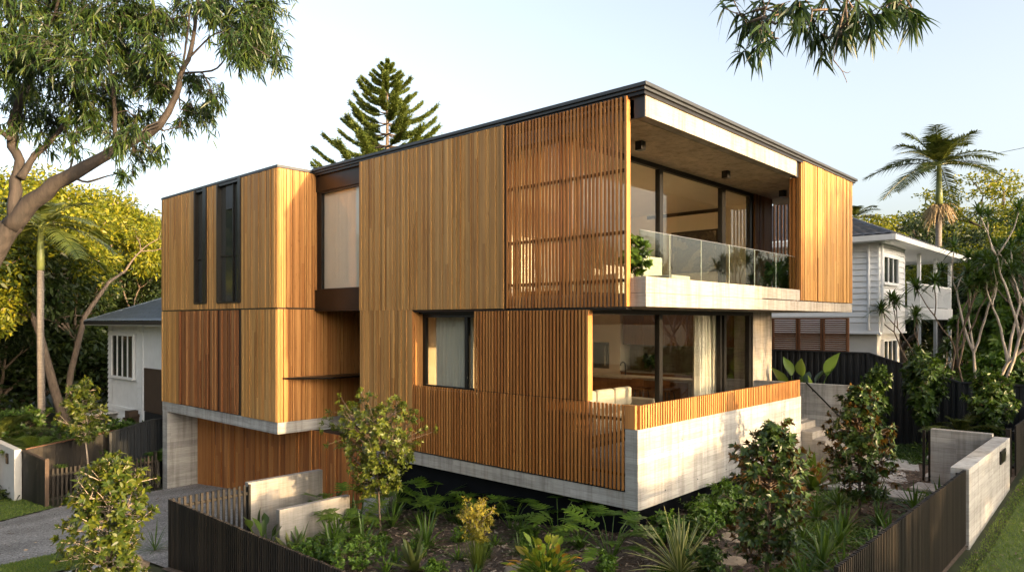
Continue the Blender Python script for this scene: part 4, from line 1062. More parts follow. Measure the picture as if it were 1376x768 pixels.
# ---- trees of the far background: one of each kind, then copies
far = (0,0,0)
P1 = leafy('forest_tree','tall golden lit tree at the far left behind the house roof','tree',far,'trees behind the left house',10,3.2,.2,3,2.6,(M['bg1'],M['barkl']),1,.55,(2,3),.10,(135,.78,.20,.08))
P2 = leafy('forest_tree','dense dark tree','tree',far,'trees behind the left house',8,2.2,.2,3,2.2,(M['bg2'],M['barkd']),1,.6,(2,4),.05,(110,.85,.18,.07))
P3 = leafy('umbrella_tree','tree','tree',far,'umbrella trees on the right skyline',9,4.0,.22,3,2.8,(M['bg1'],M['barkd']),1,.62,(2,3),-.02,(110,.95,.20,.08), flat=.38)
H1,H2,H3 = P1['_h'],P2['_h'],P3['_h']
for p in (P1,P2,P3): del p['_h']
used = set()
def put(proto, hh, x, y, top, label, group, base=None, wide=1.):
    z = gz(x,y) if base is None else base
    s = (top-z)/hh
    a = rnd.uniform(0, 6.28)
    if proto.name not in used:
        used.add(proto.name); proto.location=(x,y,z); proto.rotation_euler=(0,0,a); proto.scale=(s*wide,s*wide,s); proto['label']=label; proto['group']=group; return proto
    return dup(proto, (x,y,z), a, (s*wide,s*wide,s), label, group)
GL = 'trees behind the left house'
put(P1,H1,-2.6,35.6,11.0,'golden tree crown directly above the left palm, behind the gum limbs',GL)
put(P1,H1,3.,43,11.9,'golden tree at the left rising behind the blue grey roof, second from the timber house',GL)
put(P1,H1,9.1,46.3,10.6,'airy tree whose crown touches the timber house at its upper left corner',GL,wide=.8)
put(P2,H2,6.3,41.,8.9,'dark leafy tree immediately above the blue grey tiled roof',GL)
put(P1,H1,-2.2,36.0,9.6,'mid height yellow green tree between the left palm and the blue grey roof',GL)
put(P2,H2,-6.6,33.5,9.5,'dark tree at the left edge behind the gum trunk',GL)
put(P2,H2,2.8,37.5,7.2,'low dark tree with pale trunk beside the eave of the left house',GL)
put(P1,H1,-8.5,29.0,7.5,'yellow green tree cut by the left edge of the photo',GL)
put(P2,H2,-1.2,37.5,4.2,'dark understorey tree behind the left palm trunk',GL)
put(P1,H1,6.2,44.0,12.2,'tallest golden tree to the left of the timber house',GL)
put(P2,H2,-7.5,33.0,11.0,'dark tree behind the left gum, outermost',GL)
P4 = leafy('thicket_tree','tree','tree',far,'distant trees closing the view at the left',6,.7,.16,3,1.9,(M['bg2'],M['barkd']),1,.75,(2,4),.0,(120,.9,.2,.08))
H4 = P4['_h']; del P4['_h'];
GD = 'distant trees closing the view at the left'
for x,y,top in ((-9,44,5.5),(-5.5,46,6),(-2,45,5.2),(1.5,46,6),(5,48,6.5),(9,52,7),(-12,40,6),(-7,39,3.6),(-3.5,40.5,3.2),(0,41,3.4),(13,56,8)):
    put(P4,H4,x,y,top,'low dense tree closing the gaps between the trunks at the left',GD,wide=1.5)
P5G = 'distant trees closing the view at the right'
for x,y,top in ((34,-8,5.),(30,-7.5,4.2),(40,-5,6.5),(45,-1,7.5),(50,4,8)):
    put(P4,H4,x,y,top,'low dense tree closing the gaps behind the dracaenas at the right',P5G,wide=1.5)
GR = 'trees behind the right house'
put(P3,H3,42.0,8.0,11.2,'umbrella shaped tree behind the dark tiled roof, left of the tall palm','umbrella trees on the right skyline',wide=.9)
put(P3,H3,54.0,5.2,14.0,'umbrella shaped tree with open crown just right of the tall palm','umbrella trees on the right skyline',wide=1.0)
put(P3,H3,54.0,.4,14.3,'umbrella shaped tree at the right edge of the skyline','umbrella trees on the right skyline',wide=1.0)
put(P2,H2,37.0,5.0,8.0,'dark tree behind the tall palm trunk',GR)
put(P1,H1,34.0,-.2,8.3,'yellow green tree right of the palm trunk below the umbrella crowns',GR)
put(P2,H2,33.0,-3.5,7.6,'dark tree at the right edge below the skyline',GR)
put(P2,H2,47.0,8.5,10.6,'distant dark tree over the ridge of the dark tiled roof',GR)
put(P2,H2,30.5,-1.2,5.8,'bushy dark tree behind the branching dracaena',GR)
put(P1,H1,28.5,-5.0,6.8,'green tree cut by the right edge behind the fence',GR)
put(P2,H2,25.0,-4.6,3.6,'low dark shrub tree behind the right end of the metal fence',GR)
put(P2,H2,41.0,2.0,9.8,'dark round tree between the palm and the right umbrella tree',GR)
# trees across the street: off to the right and behind the camera, they shade the garden
GS = 'street trees across the road'
xs = np.arange(-16, 15.5, 2.6)
for i,x in enumerate(xs):
    put(P2,H2,float(x+rnd.uniform(-.5,.5)),-21.5+rnd.uniform(-2,2),rnd.uniform(3.4,4.3) if x > .5 else rnd.uniform(2.9,3.7),'street tree across the road outside the photo',GS,wide=1.5)
for i,(x,y,top) in enumerate(((13.5,-23,9.6),(16.5,-22,10.6),(19.5,-24,11),(22.5,-22,10.6),(25.5,-23,10),(-18,-14,8.5),(-21,-5,9),(-20,3,8.5),(-22,11,9.5),(28,-21,9.5),(-15,-22,7))):
    put(P1 if i%2 else P2,H1 if i%2 else H2,x,y,top,'street tree across the road outside the photo',GS,wide=1.1)

# ---- palms
def palm(name, label, loc, h, tr, fl, n, mats, shaft=1.6, fruit=True, e=(-.45,1.25), group=None, lw=.05):
    t = thing(name, label, 'palm tree', loc, 0, group); o = np.array(loc, float)
    b = MB(); hs = h-shaft
    b.tube([o+[0,0,-.3],o+[.03,0,hs*.3],o+[.0,.04,hs*.7],o+[0,0,hs]], [tr*1.3,tr,tr*.92,tr*.88], 10); b.build('trunk', M['barkp'], t, smooth=True)
    if shaft: b = MB(); b.tube([o+[0,0,hs],o+[0,0,hs+shaft*.3],o+[0,0,h]], [tr*1.05,tr*1.0,tr*.6], 10); b.build('crownshaft', M['shaft'], t, smooth=True)
    for i in range(n):
        az = i*2.399+rnd.uniform(-.2,.2); u = (i+.5)/n; el = e[0]+(e[1]-e[0])*u+rnd.uniform(-.1,.1)
        L = fl*rnd.uniform(.85,1.1)*(1 if u<.85 else .75)
        hdir = np.array([math.cos(az),math.sin(az),0]); d = hdir*math.cos(el)+np.array([0,0,math.sin(el)])
        pts = []; K = 9; grav = .46*L*rnd.uniform(.75,1.2)
        for k in range(K):
            s = k/(K-1); pts.append(o+[0,0,h-.05]+d*L*s+np.array([0,0,-grav*s*s]))
        fb = FB(); b = MB()
        pts = np.array(pts)
        m = 46; s = np.linspace(.12,1.,m); idx = s*(K-1); i0 = np.clip(idx.astype(int),0,K-2); fr_ = (idx-i0)[:,None]
        C = pts[i0]*(1-fr_)+pts[i0+1]*fr_; T = unit(pts[i0+1]-pts[i0])
        S = unit(np.cross(T,[0,0,1.])); U = np.cross(S,T)
        ll = fl*.27*np.sin(np.pi*(.12+.8*s))**.7
        for sg in (-1,1):
            D = unit(S*sg*.85+T*.55+U*rng.uniform(.0,.35,(m,1)))
            fb.blades(C, D, unit(U+S*sg*-.3), ll*rng.uniform(.85,1.1,m), lw*fl/2.6, (.5,1.,.8,.3,.04), .32)
        fb.blades(pts[:-1], unit(pts[1:]-pts[:-1]), S[0], np.linalg.norm(pts[1:]-pts[:-1],axis=1), .05, (1,1))
        fb.blades(pts[:-1], unit(pts[1:]-pts[:-1]), U[0], np.linalg.norm(pts[1:]-pts[:-1],axis=1), .05, (1,1))
        fb.build('frond', mats, t)
    if fruit:
        for a in (.6, 2.6, 4.4):
            fb = FB(); b0 = o+np.array([math.cos(a)*tr*1.2,math.sin(a)*tr*1.2,hs-.05]); m = 130
            az = rng.normal(a,.75,m); D = np.stack([np.cos(az),np.sin(az),rng.uniform(-.3,.5,m)],1)
            fb.blades(b0+rng.normal(0,.05,(m,3)), D, rand_dirs(m), rng.uniform(.4,.75,m), .035, (.6,1,1,1,.5), rng.uniform(.9,1.6,m))
            fb.build('fruit_cluster', M['fruit'], t)
    return t
palm('palm_tree','tall palm with pale hanging fruit clusters above the dark roof at the right',(33.2,2.24,gz(33.2,2.24)),12.2-gz(33.2,2.24),.17,3.5,24,M['palm'],2.2,True,(-.1,1.4),lw=.042)
palm('palm_tree','golden lit palm with a slim grey trunk among the trees at the left',(-2.25,26.1,-2.0),9.6,.14,2.9,18,M['palm'],1.8,False,(-.3,1.25))
palm('palm_tree','distant palm whose fronds peep out behind the right end of the timber house',(37.6,7.8,0),10.4,.16,2.3,13,M['palm'],1.2,False,(-.2,1.2))
palm('garden_palm','young palm with arching fronds in front of the right metal fence',(10.7,-2.75,gz(10.7,-2.75)),.55,.05,1.15,7,M['palm'],0,False,(.3,1.25),lw=.06)
palm('garden_palm','bushy low palm behind the right end of the metal fence',(15.0,-3.2,.3),1.6,.07,1.3,10,M['bright'],0,False,(.0,1.25),lw=.06)
palm('garden_palm','low yellow green palm behind the grey wall at the left edge',(-3.6,21.2,-2.0),1.5,.07,1.5,10,M['bright'],0,False,(.1,1.2),lw=.06)
palm('garden_palm','spreading low palm left of the yellow green one behind the grey wall',(-4.1,23.6,-2.0),1.7,.07,1.9,11,M['palm'],0,False,(.0,1.2),lw=.06)
palm('garden_palm','dark low fern palm behind the picket gate beside the garage pier',(-.9,18.0,-1.8),1.0,.05,1.0,9,M['strap'],0,False,(.1,1.2),lw=.07)

# ---- the conifer behind the roof
def pine(loc, h):
    t = thing('norfolk_pine','tall symmetrical pine with tiered branches rising behind the roof','pine tree',loc); o = np.array(loc,float)
    b = MB(); b.tube([o,o+[0,0,h*.5],o+[0,0,h]],[.38,.22,.02],8); b.build('trunk', M['barkd'], t, smooth=True)
    fb = FB(); mb = MB(); z = h*.42
    while z < h-.25:
        f = (h-z); L = min(.10+f*.64, 4.9)*rnd.uniform(.9,1.08); n = rnd.randint(5,6) if f > 1 else 4; a0 = rnd.uniform(0,6.28)
        for i in range(n):
            a = a0+i*6.283/n+rnd.uniform(-.12,.12); l = L*rnd.uniform(.8,1.12); K=7
            hd = np.array([math.cos(a),math.sin(a),0]); s = np.array([-hd[1],hd[0],0])
            e0 = .16+.42*max(0,1-f/5)
            pts = [o+[0,0,z]+hd*l*u+np.array([0,0,l*(math.tan(e0)*u*.55-.26*u*(1-u)*(f>2.5)+.20*u**3)]) for u in np.linspace(0,1,K)]
            mb.tube(pts, [max(.008,.012*f*(1-u)+.006) for u in np.linspace(0,1,K)], 4)
            pts = np.array(pts); m = int(50+l*110); u = rng.uniform(.08 if f<3 else .16,1.0,m)**.8; idx=u*(K-1); i0=np.clip(idx.astype(int),0,K-2); w=(idx-i0)[:,None]
            C = pts[i0]*(1-w)+pts[i0+1]*w; T = unit(pts[i0+1]-pts[i0])
            sg = rng.choice([-1.,1.],m)[:,None]
            D = unit(T*.9+s*sg*rng.uniform(.1,.8,(m,1))+np.array([0,0,1.])*rng.uniform(-.05,.55,(m,1)))
            ll = np.clip(l*.2,.14,.55)*rng.uniform(.6,1.15,m)
            for q in range(2):
                fb.blades(C, D, unit(rand_dirs(m)), ll*.85, .05, (.7,1.,1.,.8,.2), -.12)
            # needles feathering each cord
            for q in range(7):
                tt = rng.uniform(.0,1.,m)[:,None]
                fb.blades(C+D*ll[:,None]*tt, unit(D+rand_dirs(m)*.8), rand_dirs(m), .17, .035, (.6,1.,.2))
        z += .34+.085*min(f,6)*rnd.uniform(.85,1.15)
    m = 60; fb.blades(np.repeat([o+[0,0,h-.15]],m,0)+np.array([0,0,1.])*rng.uniform(-.6,.25,(m,1)), rand_dirs(m,.1,1.), rand_dirs(m), .22,.03,(.6,1,.2))
    mb.build('branches', M['barkd'], t); fb.build('foliage', M['pine'], t)
pine((19.4,32.15,-2.), 23.5)

# ---- the big gum at the left and the hanging gum twigs above
def gumtree(name, label, base, limbs, clusters, mat, leafL, leafW, dens, barkm):
    t = thing(name, label, 'tree', base)
    mb = MB(); allp = []
    for pts, r in limbs:
        P = [np.array(p) for p in pts]; Q=[]; RR=[]
        for i in range(len(P)-1):
            for k in range(3):
                u = k/3; 
                pm = P[max(i-1,0)]; pn = P[min(i+2,len(P)-1)]
                a,b2 = P[i],P[i+1]
                q = .5*((2*a)+(-pm+b2)*u+(2*pm-5*a+4*b2-pn)*u*u+(-pm+3*a-3*b2+pn)*u**3)
                Q.append(q+rng.normal(0,.012,3)*min(1,r[i]*12)); RR.append((r[i]+(r[i+1]-r[i])*u)*rnd.uniform(.93,1.07))
        Q.append(P[-1]); RR.append(r[-1]); mb.tube(Q, RR, 10 if r[0]>.05 else 6); allp += Q
    allp = np.array(allp)
    fb = FB()
    for cx,cy,cz,cr,w in clusters:
        c = np.array([cx,cy,cz]); dd = np.linalg.norm(allp-c,axis=1); k = int(np.argmin(dd+rng.uniform(0,.15,len(dd)))); s = allp[k]
        ns = max(4,int(dens*w*cr/.5))
        hub = c - (c-s)*.25
        mb.tube([s,(s+hub)/2+rng.normal(0,.06,3),hub],[.012,.009,.006],4)
        for q in range(ns):
            e = c+rand_dirs(1)[0]*cr*rng.uniform(.3,1.)
            md = (hub+e)/2+rng.normal(0,.05,3)+np.array([0,0,.05]); 
            mb.tube([hub,md,e],[.005,.004,.0025],3,False)
            m = rnd.randint(9,15); u = rng.uniform(.35,1.05,m)[:,None]
            B = np.where(u<.5, hub+(md-hub)*u*2, md+(e-md)*(u-.5)*2)
            tw = unit(e-md); D = unit(tw*.5+rand_dirs(m)*.75+np.array([0,0,-.38]))
            fb.blades(B, D, unit(rand_dirs(m)), rng.uniform(.65,1.2,m)*leafL, rng.uniform(.7,1.2,m)*leafW, (.12,.75,1.,.8,.45,.04), .45, 0, rng.uniform(-.16,.16))
    mb.build('trunk', barkm, t, smooth=True); fb.build('foliage', mat, t, smooth=True)
    return t
gumtree('gum_tree','large gum tree with forked brown limbs leaning in from the left edge',(-9.3,5.7,gz(-9.3,5.7)),GUML,GUMC,M['gum'],.125,.019,74,M['barkg'])
HL = [([(-.6,-8.4,.1),(-.7,-8.35,2.5),(-.9,-8.3,4.4),(-1.4,-8.1,5.6),HANGL[0][0][0]],[.2,.17,.14,.11,.09])]+HANGL
HC = HANGC + [(-1.0+rnd.uniform(-1.2,1.),-8.3+rnd.uniform(-1.2,.6),rnd.uniform(6.3,8.2),.5,1.) for _ in range(12)]
gumtree('gum_tree','drooping gum leaf sprays hanging in from the top right of the photo',(-.6,-8.4,gz(-.6,-8.4)),HL,HC,M['gumhang'],.15,.021,15,M['barkd'])

# ---- garden trees and shrubs with their own stems
def shrub(name, label, cat, loc, h, w, stems, mats, leaf, whorl=(7,11), base=.25, tr=.025, levels=2, group=None, up=.25, cone=.0, sub=26, fold=.12, wh_up=.45, droop=.15, top_heavy=False, prof=(.25,.9,1.,.7,.06)):
    """leader with side shoots; leaf rosettes at the shoot ends fill an uneven crown"""
    t = thing(name, label, cat, loc, 0, group); o = np.array(loc,float); mb = MB(); tips=[]
    for s_ in range(stems):
        lean = np.array([rnd.uniform(-.12,.12),rnd.uniform(-.12,.12),0])*h*(.5 if stems==1 else 1.4)
        P = [o+[0,0,-.1]]+[o+lean*u+np.array([rnd.uniform(-.02,.02),rnd.uniform(-.02,.02),h*u*.95]) for u in (.15,.35,.55,.75,1.)]
        mb.tube(P,[tr*1.2,tr,tr*.85,tr*.65,tr*.45,tr*.2],7); P=np.array(P)
        tips.append((P[-1],np.array([0,0,1.])))
        for k in range(sub):
            u = base+(1-base)*(k+rnd.random())/sub; j = min(4,int(u*5)); p = P[j]*(1-(u*5-j))+P[j+1]*(u*5-j)
            if top_heavy: prof_w = .35+.65*min(1,(u-base)/(1-base)*1.6)
            else: prof_w = math.sin(math.pi*min(1,max(.08,(.22+.78*(1-u)/(1-base)*(1-cone)))) )**.7 if False else (math.sin(math.pi*(.12+.80*(u-base)/(1-base)))**.65*(1-cone*(u-base)/(1-base)))
            L = w*.5*prof_w*rnd.uniform(.45,1.1); a = k*2.399+rnd.uniform(-.5,.5); e = up+rnd.uniform(-.25,.45)
            d = np.array([math.cos(a)*math.cos(e),math.sin(a)*math.cos(e),math.sin(e)])
            q = p+d*L*.55+rng.normal(0,.02,3); r_ = q+jit(d+[0,0,.35],.3)*L*.5
            mb.tube([p,q,r_],[tr*.35,tr*.25,tr*.15],4); tips.append((r_,unit(r_-q+np.array([0,0,.02]))))
            for _ in range(rnd.randint(2,4)*(2 if top_heavy else 1)):
                d2 = jit(d+[0,0,.25],.65); b0 = p+(q-p)*rnd.uniform(.5,1.) if rnd.random()<.5 else q
                e2 = b0+d2*L*rnd.uniform(.25,.55)+[0,0,.01]; mb.tube([b0,e2],[tr*.2,tr*.12],3,False); tips.append((e2,d2))
    mb.build('stem', mats[1], t, smooth=True)
    fb = FB(); whorls(fb, tips, whorl, leaf[0], leaf[1], prof=prof, fold=fold, up=wh_up, droop=droop); fb.build('foliage', mats[0], t)
    return t
def P3z(x,y): return (x,y,gz(x,y))
shrub('magnolia_tree','young magnolia with bronze backed leaves in front of the parapet, nearer the camera','tree',P3z(-.46,-2.4),2.2,1.62,1,(M['mag'],M['barkd']),(.105,.046),(10,14),.14,.03,cone=.25,sub=105,prof=(.3,.85,1.,.85,.35,.03))
shrub('magnolia_tree','young magnolia with rusty upper leaves in front of the concrete steps','tree',P3z(3.73,-2.42),2.42,1.62,1,(M['mag'],M['barkd']),(.108,.048),(10,14),.18,.026,cone=.32,sub=115,prof=(.3,.85,1.,.85,.35,.03))
shrub('street_tree','young tree with golden glossy leaves standing before the driveway at the left','tree',P3z(-6.34,6.0),2.25,1.8,1,(M['lemon'],M['barkl']),(.12,.045),(9,13),.06,.028,cone=.15,sub=110,fold=.08)
shrub('street_tree','golden leaved tree behind the driveway gate, in front of the left house','tree',(-2.9,18.1,-1.75),3.75,1.7,1,(M['lemon'],M['barkl']),(.15,.046),(9,13),.55,.03,cone=.2,sub=56)
shrub('garden_tree','small wide crowned tree with thin pale trunk in the bark bed','tree',P3z(-1.8,4.72),2.45,2.3,1,(M['small'],M['barkd']),(.09,.03),(12,17),.42,.022,up=.22,sub=85,top_heavy=True,fold=.06)
shrub('screen_shrub','tall leafy shrub against the dark metal fence behind the right magnolia','shrub',P3z(10.55,-.65),2.5,.85,2,(M['dark'],M['barkd']),(.13,.05),(7,10),.2,.02,sub=40)
shrub('screen_shrub','open leafy shrub with bare lower stems before the metal fence','shrub',P3z(11.3,-1.85),2.45,1.15,2,(M['dark'],M['barkl']),(.15,.06),(7,10),.35,.024,sub=48,top_heavy=True)
shrub('screen_shrub','bushy shrub in front of the metal fence above the entry wall','shrub',P3z(11.2,-3.3),1.95,1.1,3,(M['dark'],M['barkd']),(.13,.05),(7,10),.15,.02,sub=40)
# hedge fill in front of the parapet
for lab,x,y,h,w in (('low dark shrub at the foot of the parapet, nearest the house corner',1.3,-.45,.5,.9),('low bright shrub at the foot of the parapet between corner and magnolia',2.3,-.5,.62,.9),('low shrub at the foot of the parapet behind the magnolia',3.3,-.5,.6,.9),('low shrub beside the steps at the end of the parapet',4.5,-.6,.55,.8),('low rounded shrub beside the variegated clump under the corner',.35,-.75,.42,.7)):
    shrub('border_shrub',lab,'shrub',P3z(x,y),h,w,4,(M['mid' if 'bright' in lab else 'dark'],M['barkd']),(.085,.04),(6,9),.1,.008,sub=9,group='shrubs along the parapet')
for lab,x,y,h,w,m in (('low bright green groundcover mound inside the left slat fence',-3.5,3.3,.38,1.3,'mid'),('small dark rounded bush in the middle of the bark bed',-1.95,1.75,.25,.4,'dark'),('low leafy mound beside the bromeliads near the left fence',-3.6,4.35,.35,.8,'mid'),('grey green low bush beside the left magnolia trunk',-.9,-1.75,.4,.7,'dark')):
    shrub('low_shrub',lab,'shrub',P3z(x,y),h,w,5,(M[m],M['barkd']),(.06,.032),(6,9),.05,.007,sub=10)
shrub('balcony_plant','leafy potted plant at the left end of the balcony','plant',(.75,.55,4.5),.75,.6,2,(M['bright'],M['barkd']),(.13,.07),(5,8),.25,.012,sub=9)
shrub('balcony_plant','large leaved pot plant at the right end of the balcony','plant',(7.9,.7,4.5),.75,1.2,2,(M['dark'],M['barkd']),(.22,.10),(5,7),.25,.014,sub=9)
for lab,x,y in (('pale pot under the left balcony plant',.75,.55),('pale pot under the right balcony plant',7.9,.7)):
    b = MB(); b.tube([(x,y,4.283),(x,y,4.3),(x,y,4.55)],[.12,.13,.17],14); tag(b.build('plant_pot', M['pot'], None, (x,y,4.283), smooth=False), lab, 'pot')
shrub('kitchen_plant','dark bushy plant on the kitchen bench under the cabinets','plant',(9.1,5.3,2.22),.5,.6,3,(M['dark'],M['barkd']),(.1,.05),(5,8),.2,.008,sub=8)

# ---- strap leaved and broad leaved plants
def rosette(name, label, cat, loc, mat, n, L, W, el=(.2,1.35), droop=.35, prof=(.55,1.,.95,.8,.5,.04), fold=.15, r0=.05, group=None, lv=(.75,1.1)):
    o = np.array(loc,float); fb = FB()
    az = np.arange(n)*2.399+rng.uniform(-.3,.3,n); u = (np.arange(n)+.5)/n; e = el[0]+(el[1]-el[0])*u+rng.normal(0,.08,n)
    D = np.stack([np.cos(az)*np.cos(e),np.sin(az)*np.cos(e),np.sin(e)],1)
    Nn = np.stack([-np.cos(az)*np.sin(e),-np.sin(az)*np.sin(e),np.cos(e)],1)
    B = o+np.stack([np.cos(az)*r0*(1-u),np.sin(az)*r0*(1-u),np.zeros(n)],1)
    fb.blades(B, D, Nn, rng.uniform(*lv,n)*L, W*rng.uniform(.85,1.15,n), prof, droop*rng.uniform(.6,1.3,n)*np.cos(e), fold)
    return tag(fb.build(name, mat, None, tuple(o)), label, cat, group)
rosette('yucca_plant','large variegated yellow edged sword leaf clump at the bottom right of the bed','plant',P3z(-1.0,-1.35),M['yucca'],46,.95,.062,(.15,1.45),.22,(.6,.9,1.,.8,.45,.03))
def lobed(name, label, loc, h, n, mat, size=.34, group='lobed leaf plants along the plinth'):
    """philodendron: long stalks carrying deeply lobed leaves"""
    o = np.array(loc,float); t = thing(name, label, 'plant', loc, 0, group); mb = MB(); fb = FB()
    for i in range(n+3):
        az = i*2.399+rnd.uniform(-.3,.3); e = rnd.uniform(.55,1.35); l = 1.12*h*rnd.uniform(.65,1.05)
        hd = np.array([math.cos(az),math.sin(az),0]); p = o+hd*.04
        q = p+(hd*math.cos(e)+np.array([0,0,math.sin(e)]))*l*.7; r_ = q+(hd*math.cos(e*.6)+np.array([0,0,math.sin(e*.6)]))*l*.3
        mb.tube([p,q,r_],[.009,.007,.005],4)
        ax = unit(hd*.85+np.array([0,0,rnd.uniform(-.25,.45)])); s = unit(np.cross(ax,[0,0,1.])); up_ = np.cross(s,ax)
        S = size*rnd.uniform(.75,1.15)
        fb.blades([r_],ax,up_,S,S*.30,(.6,1,.9,.7,.1),.12,.06)
        for k,u in enumerate((.02,.18,.34,.5,.66)):
            for sg in (-1,1):
                d = unit(ax*(.1+.8*u)+s*sg+up_*.12); fb.blades([r_+ax*S*u],d,up_,S*(.52-.26*u),S*.13,(.8,1,.95,.2),.10,.05)
    mb.build('stalk', M['mid'], t); fb.build('leaves', mat, t); return t
for lab,x,y,h,n in (('lobed leaf plant under the left end of the slat facade, farthest from the corner',-.35,6.3,.75,11),('tall lobed leaf plant right of the small tree by the dark plinth',.05,5.35,.72,12),('lobed leaf plant by the plinth above the yellow shrub',-.05,4.6,.55,10),
    ('lobed leaf plant by the plinth, fourth from the left end',-.02,3.75,.62,11),('lobed leaf plant by the plinth behind the grass tuft',-.1,2.8,.55,11),('lobed leaf plant by the plinth behind the yellow green croton',-.35,1.45,.62,12),('lobed leaf plant nearest the house corner',-.95,-.1,.62,14),
    ('lobed leaf plant left of the small tree near the low blade wall',-1.5,6.3,.8,12),('dark lobed leaf plant between the low blade wall and the small tree',-2.3,5.0,.6,13)):
    lobed('lobed_plant', lab, P3z(x,y), h*1.1, n, M['mid'], .42)
for lab,x,y,L,n,mt in (('arching fern rosette in the middle of the bark bed',-1.95,3.2,.72,40,'strap'),('strap leaf clump beside the lower blade wall',-2.0,6.6,.85,34,'strap'),('dark strap clump behind the small tree trunk',-1.0,5.4,.75,30,'strap'),('strap leaf clump in front of the lower blade wall',-2.7,5.0,.7,30,'strap'),
    ('dark strap clump between left magnolia and lawn fence',.9,-2.75,.55,34,'strap'),('strap leaf clump right of the left magnolia trunk',.35,-2.9,.6,36,'strap'),('strap leaf clump on the garden side of the lawn fence, centre',1.7,-2.7,.6,36,'strap'),('strap leaf clump under the right magnolia',2.7,-2.5,.55,34,'strap'),
    ('grassy tuft behind the croton in the bark bed',-1.5,1.35,.38,50,'strap'),('strap leaf clump in the mulch left of the stepping stones',1.9,-1.9,.5,30,'strap'),('dark strap clump by the lawn fence nearest the entry wall',4.3,-3.2,.6,34,'strap'),
    ('strappy tuft left of the slat fence corner beside the driveway',-5.35,8.3,.55,40,'strap'),('second strappy tuft beside the driveway, right behind the fence corner',-4.6,8.5,.55,40,'strap')):
    rosette('strap_plant', lab, 'plant', P3z(x,y), M[mt], n, L*1.25, .04 if 'tuft' not in lab else .016, (.05,1.4), .55, group='strap leaf clumps')
rosette('bird_nest_fern','large bright bird nest fern at the foot of the concrete steps','plant',P3z(5.5,-.95),M['bright'],26,1.05,.13,(.3,1.4),.4,(.4,.8,1.,.95,.6,.05),.18)
rosette('bromeliad','broad grey green bromeliad rosette at the bottom of the bark bed','plant',P3z(-3.0,2.25),M['bromel'],15,.62,.11,(.35,1.35),.2,(.7,.95,1.,.9,.6,.05),.2)
rosette('bromeliad','orange tinted bromeliad rosette inside the left slat fence','plant',P3z(-3.5,5.1),M['bromel'],15,.65,.09,(.3,1.35),.25,(.7,.95,1.,.9,.6,.05),.2)
rosette('bromeliad','small bromeliad tuft at the foot of the bird of paradise plant','plant',P3z(-4.2,4.3),M['bromel'],14,.5,.07,(.3,1.35),.25,(.7,.95,1.,.9,.6,.05),.2)
rosette('lime_grass','upright lime green grass tuft under the golden shrub','plant',P3z(-2.55,1.28),M['lime'],150,.62,.012,(.95,1.5),.12,(1,.9,.6,.1),0)
shrub('golden_shrub','golden feathery shrub above the lime grass tuft in the bark bed','shrub',(-2.55,1.33,gz(-2.55,1.33)+.1),.82,.75,3,(M['gold'],M['barkl']),(.05,.018),(8,12),.5,.008,up=.5,sub=14,top_heavy=True,fold=.05)
def broad(name, label, loc, mat, n, stalk, L, W, cat='plant', el=(.5,1.4)):
    o = np.array(loc,float); t = thing(name, label, cat, loc); mb = MB(); fb = FB()
    for i in range(n):
        az = i*2.399+rnd.uniform(-.3,.3); e = rnd.uniform(*el); hd = np.array([math.cos(az),math.sin(az),0]); d = hd*math.cos(e)+np.array([0,0,math.sin(e)])
        p = o+hd*.03; q = p+d*stalk*rnd.uniform(.5,1.1); mb.tube([p,(p+q)/2+[0,0,.02],q],[.014,.011,.007],5)
        d2 = unit(d+np.array([0,0,-.15])+rng.normal(0,.15,3)); s = unit(np.cross(d2,[0,0,1.])+rng.normal(0,.3,3)); fb.blades([q],d2,np.cross(s,d2),L*rnd.uniform(.7,1.1),W*rnd.uniform(.8,1.1),(.2,.8,1.,.95,.7,.35,.03),.22,.18)
    mb.build('stalk', M['mid'], t); fb.build('leaves', mat, t); return t
broad('bird_of_paradise','bird of paradise plant with upright paddle leaves inside the left slat fence',P3z(-3.6,5.85),M['banana'],13,.62,.46,.15)
broad('bird_of_paradise','dark paddle leaf plant beside the lower blade wall',P3z(-1.75,6.95),M['dark'],10,.55,.42,.14)
broad('croton','low yellow and orange croton bush with upright broad leaves at the bottom centre',P3z(-2.4,.02),M['croton'],100,.52,.22,.09,'shrub',(.35,1.45))
broad('elephant_ear','large shiny leaved plant behind the stair wall before the dark fence',(9.95,.95,.6),M['banana'],9,1.75,.85,.40,'plant',(.95,1.5))
broad('elephant_ear','tall climbing broad leaf plant before the metal fence behind the entry wall',P3z(10.3,-2.1),M['bright'],7,.5,.2,.13)
# fillers of the bed
for lab,pts,L,mt in (('mid green strap clump filling the bed between left magnolia and lawn fence',[(.0,-3.3),(1.2,-3.4),(2.3,-3.3),(3.3,-3.5),(-.6,-3.0),(1.5,-2.2)],.55,'strap'),
    ('dark strap clump filling the bed in front of the low blade wall',[(-3.0,4.6),(-2.4,5.3),(-3.2,5.35),(-1.5,5.9),(-1.2,6.6),(-2.6,4.2)],.62,'strap'),
    ('small strap tuft along the dark plinth',[(-.3,3.3),(-.5,2.2),(-.7,.7),(-.2,4.2),(-.6,5.0),(.1,6.6)],.40,'strap'),
    ('strap clump under the right magnolia by the pavers',[(4.2,-1.9),(4.9,-2.4),(3.2,-2.9),(5.2,-3.4),(3.0,-1.9)],.5,'strap')):
    for x,y in pts: rosette('strap_plant', lab, 'plant', P3z(x,y), M[mt], 34, L*1.25, .04, (.05,1.4), .55, group=lab)
lab='soft green seedling scattered in the bark bed'
